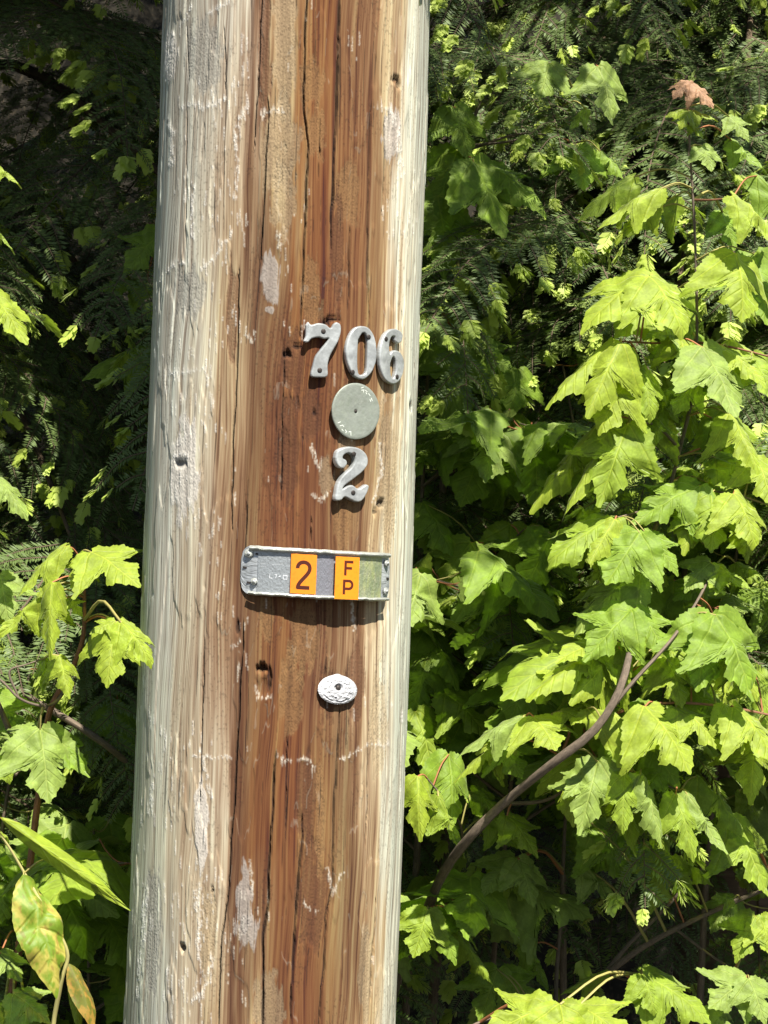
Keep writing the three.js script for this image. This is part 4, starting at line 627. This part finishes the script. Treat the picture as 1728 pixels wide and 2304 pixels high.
{ // three dark broad leaves reaching past the pole edge from one shoot
  const t = thing('maple_sapling', 'maple shoot with large dark leaves hanging beside the pole under the hemlock', 'sapling', [0, 0, 0], 'maple saplings');
  const P = [stemG(t, [[1010, 1700, -0.5], [990, 1300, -0.48], [1010, 900, -0.45], [1030, 600, -0.42], [1050, 330, -0.4], [1090, 200, -0.4]], 0.2, -0.55, 0.008, 0.002)];
  P.push(stem(t, [[1050, 330, -0.4], [1200, 300, -0.36], [1330, 160, -0.34]], 0.002, 0.001)); P.push(stem(t, [[1045, 340, -0.4], [1180, 300, -0.38], [1300, 320, -0.4]], 0.002, 0.001)); P.push(stem(t, [[995, 1400, -0.48], [1060, 1300, -0.38], [1180, 1190, -0.33]], 0.002, 0.001)); P.push(stem(t, [[1008, 1660, -0.5], [1040, 1600, -0.36], [1120, 1630, -0.3]], 0.002, 0.001)); P.push(stem(t, [[1005, 960, -0.45], [1080, 930, -0.4], [1195, 960, -0.36]], 0.002, 0.001));
  P.push(stem(t, [[1030, 640, -0.43], [985, 620, -0.46], [820, 560, -0.5], [560, 520, -0.5], [400, 545, -0.46], [350, 540, -0.4]], 0.002, 0.001));
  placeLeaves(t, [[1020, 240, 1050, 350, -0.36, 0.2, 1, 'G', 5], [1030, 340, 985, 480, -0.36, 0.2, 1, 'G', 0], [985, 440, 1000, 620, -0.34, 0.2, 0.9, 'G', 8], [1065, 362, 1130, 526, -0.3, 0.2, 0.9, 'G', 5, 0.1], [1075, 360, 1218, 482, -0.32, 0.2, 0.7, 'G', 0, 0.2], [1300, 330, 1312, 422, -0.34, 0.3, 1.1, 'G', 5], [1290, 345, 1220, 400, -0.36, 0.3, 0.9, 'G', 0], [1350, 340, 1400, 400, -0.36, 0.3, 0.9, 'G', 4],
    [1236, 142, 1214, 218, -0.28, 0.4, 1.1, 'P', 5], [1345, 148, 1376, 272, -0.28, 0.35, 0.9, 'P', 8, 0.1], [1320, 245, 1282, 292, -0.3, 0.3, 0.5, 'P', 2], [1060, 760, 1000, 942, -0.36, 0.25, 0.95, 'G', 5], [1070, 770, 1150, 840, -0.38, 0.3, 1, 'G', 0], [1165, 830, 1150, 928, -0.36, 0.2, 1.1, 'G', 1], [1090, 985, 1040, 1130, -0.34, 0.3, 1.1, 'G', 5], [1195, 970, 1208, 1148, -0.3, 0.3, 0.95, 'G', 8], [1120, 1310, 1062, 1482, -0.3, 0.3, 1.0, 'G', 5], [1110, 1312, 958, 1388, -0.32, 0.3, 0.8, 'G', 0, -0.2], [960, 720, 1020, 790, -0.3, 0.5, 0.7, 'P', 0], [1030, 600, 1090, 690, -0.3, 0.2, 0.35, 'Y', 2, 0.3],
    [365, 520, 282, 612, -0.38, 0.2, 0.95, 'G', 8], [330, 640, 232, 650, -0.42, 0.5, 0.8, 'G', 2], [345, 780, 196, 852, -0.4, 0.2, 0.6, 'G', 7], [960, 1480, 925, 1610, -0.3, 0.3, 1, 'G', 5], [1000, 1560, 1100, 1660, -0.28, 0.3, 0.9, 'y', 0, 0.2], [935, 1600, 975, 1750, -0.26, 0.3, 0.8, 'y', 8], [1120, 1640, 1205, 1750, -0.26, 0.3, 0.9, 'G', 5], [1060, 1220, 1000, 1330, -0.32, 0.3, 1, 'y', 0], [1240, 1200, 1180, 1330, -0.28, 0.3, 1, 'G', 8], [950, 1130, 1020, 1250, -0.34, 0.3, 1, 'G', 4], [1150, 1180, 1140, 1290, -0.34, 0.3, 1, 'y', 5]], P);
}
console.log('maples done');

// ---------------------------------------------------------------- hemlocks
const needleM = phys({ color: rgb(0.12, 0.175, 0.05), roughness: 0.5, specularIntensity: 0.55, side: THREE.DoubleSide, transmission: 0.15, thickness: 0 });
const tipM = phys({ color: rgb(0.52, 0.64, 0.1), roughness: 0.6, transmission: 0.4, thickness: 0, side: THREE.DoubleSide });
const twigM = stdm({ color: rgb(0.12, 0.085, 0.055), roughness: 0.9 });
function sprayGeo(s) { // flat two-ranked spray, length ~0.4 along +x, up +y
  seed = 1000 + s * 77; const pos = [], idx = [], tp = [], twigs = [], tips = [];
  const needle = (p, d, side, up, L, w) => { const e = p.clone().addScaledVector(d, L), m = p.clone().addScaledVector(d, L * 0.55), b = pos.length / 3; const q = side.clone().multiplyScalar(w); pos.push(p.x, p.y, p.z, m.x + q.x, m.y + q.y, m.z + q.z, e.x, e.y, e.z, m.x - q.x, m.y - q.y, m.z - q.z); idx.push(b, b + 1, b + 2, b, b + 2, b + 3); };
  const along = (pts, step, Ln) => { const c = new THREE.CatmullRomCurve3(pts), L = c.getLength(), n = Math.floor(L / step); for (let i = 0; i < n; i++) { const t = i / n, p = c.getPoint(t), T = c.getTangent(t), S = V(0, 1, 0).cross(T).normalize(); for (const sgn of [1, -1]) { const d = S.clone().multiplyScalar(sgn).addScaledVector(T, 0.45 + rr(-0.2, 0.25)).add(V(0, rr(-0.12, 0.3), 0)).normalize(); const w = T.clone().addScaledVector(d, -T.dot(d)).add(V(0, rr(-0.5, 0.5), 0)).normalize(); needle(p, d, w, null, Ln * rr(0.7, 1.15) * (t > 0.9 ? 0.75 : 1), 0.00115); } } };
  const R = 0.40, main = [V(0, 0, 0), V(R * 0.35, 0.015, rr(-0.01, 0.01)), V(R * 0.7, 0.0, rr(-0.02, 0.02)), V(R, -0.045, rr(-0.03, 0.03))], mc = new THREE.CatmullRomCurve3(main);
  twigs.push(taper(main, 0.0017, 0.0007, 14, 5)); along(main, 0.0032, 0.012);
  tips.push([main[3], mc.getTangent(1)]);
  const N = 24;
  for (let k = 0; k < N; k++) {
    const t = 0.04 + 0.92 * k / N, p = mc.getPoint(t), T = mc.getTangent(t), S = V(0, 1, 0).cross(T).normalize().multiplyScalar(k % 2 ? 1 : -1);
    const L = mixv(0.15, 0.035, Math.pow(t, 0.9)) * rr(0.65, 1.2), a = rr(0.75, 1.05), d = S.clone().multiplyScalar(Math.sin(a)).addScaledVector(T, Math.cos(a));
    const e = p.clone().addScaledVector(d, L).add(V(0, -L * rr(0.1, 0.4), 0)), m = p.clone().addScaledVector(d, L * 0.5).add(V(0, L * 0.02, 0)); const tw = [p, m, e];
    twigs.push(taper(tw, 0.0009, 0.0005, 6, 4)); along(tw, 0.0026, 0.0125);
    if (k % 2 === s % 2 || rnd() < 0.3) tips.push([e, e.clone().sub(m).normalize()]);
    if (L > 0.08) { const e2 = m.clone().addScaledVector(T, L * 0.4).addScaledVector(d, L * 0.12).add(V(0, -0.01, 0)); twigs.push(taper([m, m.clone().lerp(e2, 0.5), e2], 0.0006, 0.0004, 4, 4)); along([m, m.clone().lerp(e2, 0.5).add(V(0, 0.003, 0)), e2], 0.0027, 0.0115); }
  }
  const g = new THREE.BufferGeometry(); g.setAttribute('position', new THREE.Float32BufferAttribute(pos, 3)); g.setIndex(idx); g.computeVertexNormals();
  return { needles: g, twig: mergeGeometries(twigs), tips };
}
const SPRAYS = [0, 1, 2, 3, 4].map(sprayGeo);
function tipGeo(s) { seed = 500 + s; const pos = [], idx = []; const n = 9; for (let k = 0; k < n; k++) for (const sg of [1, -1]) { const x = k / n * 0.014, L = 0.0105 * (1 - 0.35 * k / n) * rr(0.8, 1.1), a = 0.85 - 0.5 * k / n, d = V(Math.cos(a), rr(-0.25, 0.2), Math.sin(a) * sg).normalize(), p = V(x, 0, 0), e = p.clone().addScaledVector(d, L), m = p.clone().addScaledVector(d, L * 0.6), b = pos.length / 3, q = V(-d.z, 0.4, d.x).normalize().multiplyScalar(0.0019); pos.push(p.x, p.y, p.z, m.x + q.x, m.y + q.y, m.z + q.z, e.x, e.y, e.z, m.x - q.x, m.y - q.y, m.z - q.z); idx.push(b, b + 1, b + 2, b, b + 2, b + 3); } const g = new THREE.BufferGeometry(); g.setAttribute('position', new THREE.Float32BufferAttribute(pos, 3)); g.setIndex(idx); g.computeVertexNormals(); return g; }
const TIPS = [0, 1, 2].map(tipGeo);
const barkH = stdm({ map: barkT, color: rgb(0.75, 0.68, 0.6), roughness: 0.95 });
function hemlock(label, x, z, h, limbs, sd, tipShare = 0.5) {
  const t = thing('hemlock_tree', label, 'tree', [x, 0, z], 'hemlock trees');
  seed = sd;
  const tp = []; for (let i = 0; i <= 6; i++) tp.push(V(rr(-0.03, 0.03), -0.05 + h * i / 6, rr(-0.03, 0.03)));
  mesh('trunk', taper(tp, 0.11, 0.02, 30, 12, 0.1), barkH, t);
  const extra = []; let nTips = 0;
  for (const [y, az, L, dr, ns] of limbs) { // height, direction, length, droop, sprays
    const o = V(0, y, 0), d = V(Math.sin(az), 0, Math.cos(az)), S = V(d.z, 0, -d.x);
    const pts = [o, o.clone().addScaledVector(d, L * 0.33).add(V(0, L * 0.06, 0)), o.clone().addScaledVector(d, L * 0.7).add(V(0, -L * dr * 0.35, 0)), o.clone().addScaledVector(d, L).add(V(0, -L * dr, 0))];
    const c = new THREE.CatmullRomCurve3(pts), br = mesh('branch', taper(pts, 0.006 + 0.006 * L, 0.0016, 16, 6, 0.3), barkH, t);
    for (let k = 0; k < ns; k++) {
      const u = ns > 1 ? mixv(0.3, 1, k / (ns - 1)) : 1, p = c.getPoint(u), T = c.getTangent(u), sg = k === ns - 1 ? 0 : k % 2 ? 1 : -1, v = Math.floor(rnd() * SPRAYS.length), sp = SPRAYS[v];
      const dir = T.clone().multiplyScalar(0.75).addScaledVector(S, sg * rr(0.55, 1.0)).add(V(0, -rr(0.0, 0.5), 0)).normalize();
      const up0 = V(rr(-0.25, 0.25), 1, rr(0, 0.5)), zc = dir.clone().cross(up0).normalize(), up = zc.clone().cross(dir), sc = rr(0.75, 1.2) * (sg ? 1 : 0.9);
      const nm = mesh('needle_spray', sp.needles, needleM, br); nm.userData.kind = 'stuff'; const M = new THREE.Matrix4().makeBasis(dir.clone().multiplyScalar(sc), up.clone().multiplyScalar(sc), zc.clone().multiplyScalar(sc)).setPosition(p); M.decompose(nm.position, nm.quaternion, nm.scale);
      const tm = mesh('twig', sp.twig, twigM, br); tm.position.copy(nm.position); tm.quaternion.copy(nm.quaternion); tm.scale.copy(nm.scale);
      for (const [q, T2] of sp.tips) {
        if (rnd() > tipShare) continue; const w = q.clone().applyMatrix4(M), dd = T2.clone().transformDirection(M); const f = toPix(w.x + x, w.y, w.z + z);
        const N = 1 + Math.floor(rnd() * 3);
        for (let e = 0; e < N; e++) {
          const dj = dd.clone().add(V(rr(-0.6, 0.6), rr(-0.7, 0.1), rr(-0.6, 0.6)).multiplyScalar(e ? 1 : 0.3)).normalize(), z2 = dj.clone().cross(V(rr(-0.3, 0.3), 1, 0.1)).normalize(), y2 = z2.clone().cross(dj), s2 = rr(1.0, 1.9), MM = new THREE.Matrix4().makeBasis(dj.clone().multiplyScalar(s2), y2.multiplyScalar(s2), z2.clone().multiplyScalar(s2)).setPosition(w.clone().add(V(rr(-0.004, 0.004), 0, rr(-0.004, 0.004))));
          if (f[0] > -40 && f[0] < 1770 && f[1] > -40 && f[1] < 2340 && w.z + z > -1.3 && nTips < 290) { nTips++; const m = mesh('shoot_tip', TIPS[nTips % 3], tipM, br); MM.decompose(m.position, m.quaternion, m.scale); } else extra.push(MM);
        }
      }
    }
  }
  if (extra.length) { const im = new THREE.InstancedMesh(TIPS[0], tipM, extra.length); extra.forEach((m, i) => im.setMatrixAt(i, m)); im.name = 'shoot_tips'; im.userData.kind = 'stuff'; im.castShadow = im.receiveShadow = true; t.add(im); }
}
function limbSet(sd, y0, y1, n, az0, az1, L0, L1, ns, dr0 = 0.15, dr1 = 0.5) { seed = sd; const out = []; for (let k = 0; k < n; k++) { const u = k / n; out.push([mixv(y0, y1, u) + rr(-0.05, 0.05), mixv(az0, az1, (k * 0.618) % 1) + rr(-0.1, 0.1), mixv(L0, L1, u) * rr(0.8, 1.15), rr(dr0, dr1), ns]); } return out; }
hemlock('dark shaded hemlock with drooping sprays and pale tips beside the slender sapling', -0.72, -1.35, 6.5, [...limbSet(11, 1.2, 2.7, 20, -0.25, 1.05, 1.15, 1.05, 10), ...limbSet(12, 2.6, 4.2, 16, -0.5, 1.4, 1.3, 1.0, 9, 0.0, 0.25), ...limbSet(14, 2.55, 3.5, 15, 0.0, 0.5, 1.35, 1.5, 10, -0.02, 0.12), ...limbSet(15, 1.9, 3.3, 12, -1.3, 0.3, 0.9, 1.0, 9, 0.1, 0.35), ...limbSet(13, 1.3, 5.5, 10, 1.6, 5.6, 1.1, 0.7, 6)], 21, 0.8);
hemlock('hemlock with sunlit drooping sprays above the red tipped sapling', 0.85, -1.45, 7, [...limbSet(31, 1.5, 2.9, 22, -0.95, 0.35, 1.2, 1.1, 9), ...limbSet(34, 2.15, 2.5, 7, -0.55, -0.05, 0.98, 1.05, 9, 0.1, 0.35), ...limbSet(32, 2.8, 4.6, 12, -1.2, 0.8, 0.85, 0.75, 8, 0.1, 0.4), [2.8, -0.27, 1.6, 0.08, 6], [3.0, -0.2, 1.62, 0.1, 6], [2.9, -0.34, 1.5, 0.1, 6], ...limbSet(33, 1.5, 5.8, 10, 0.9, 5.2, 1.1, 0.7, 6)], 41, 1.0);
hemlock('hemlock directly behind the pole with dense dark lower limbs', 0.12, -2.2, 8, [...limbSet(51, 0.8, 3.6, 30, -1.5, 1.5, 1.25, 1.05, 8), ...limbSet(52, 3.4, 6.5, 18, 0, 6.28, 1.3, 0.8, 7)], 61, 0.25);
hemlock('hemlock at the outer edge of the thicket beyond the slender sapling', -2.0, -1.6, 7, limbSet(71, 0.8, 6, 30, 0, 6.28, 1.3, 0.8, 6), 81, 0.15);
hemlock('hemlock at the outer edge of the thicket past the bright maples', 2.1, -1.7, 7, limbSet(91, 0.8, 6, 30, 0, 6.28, 1.3, 0.8, 6), 101, 0.15);
console.log('hemlocks done');
renderer.render(scene, camera);
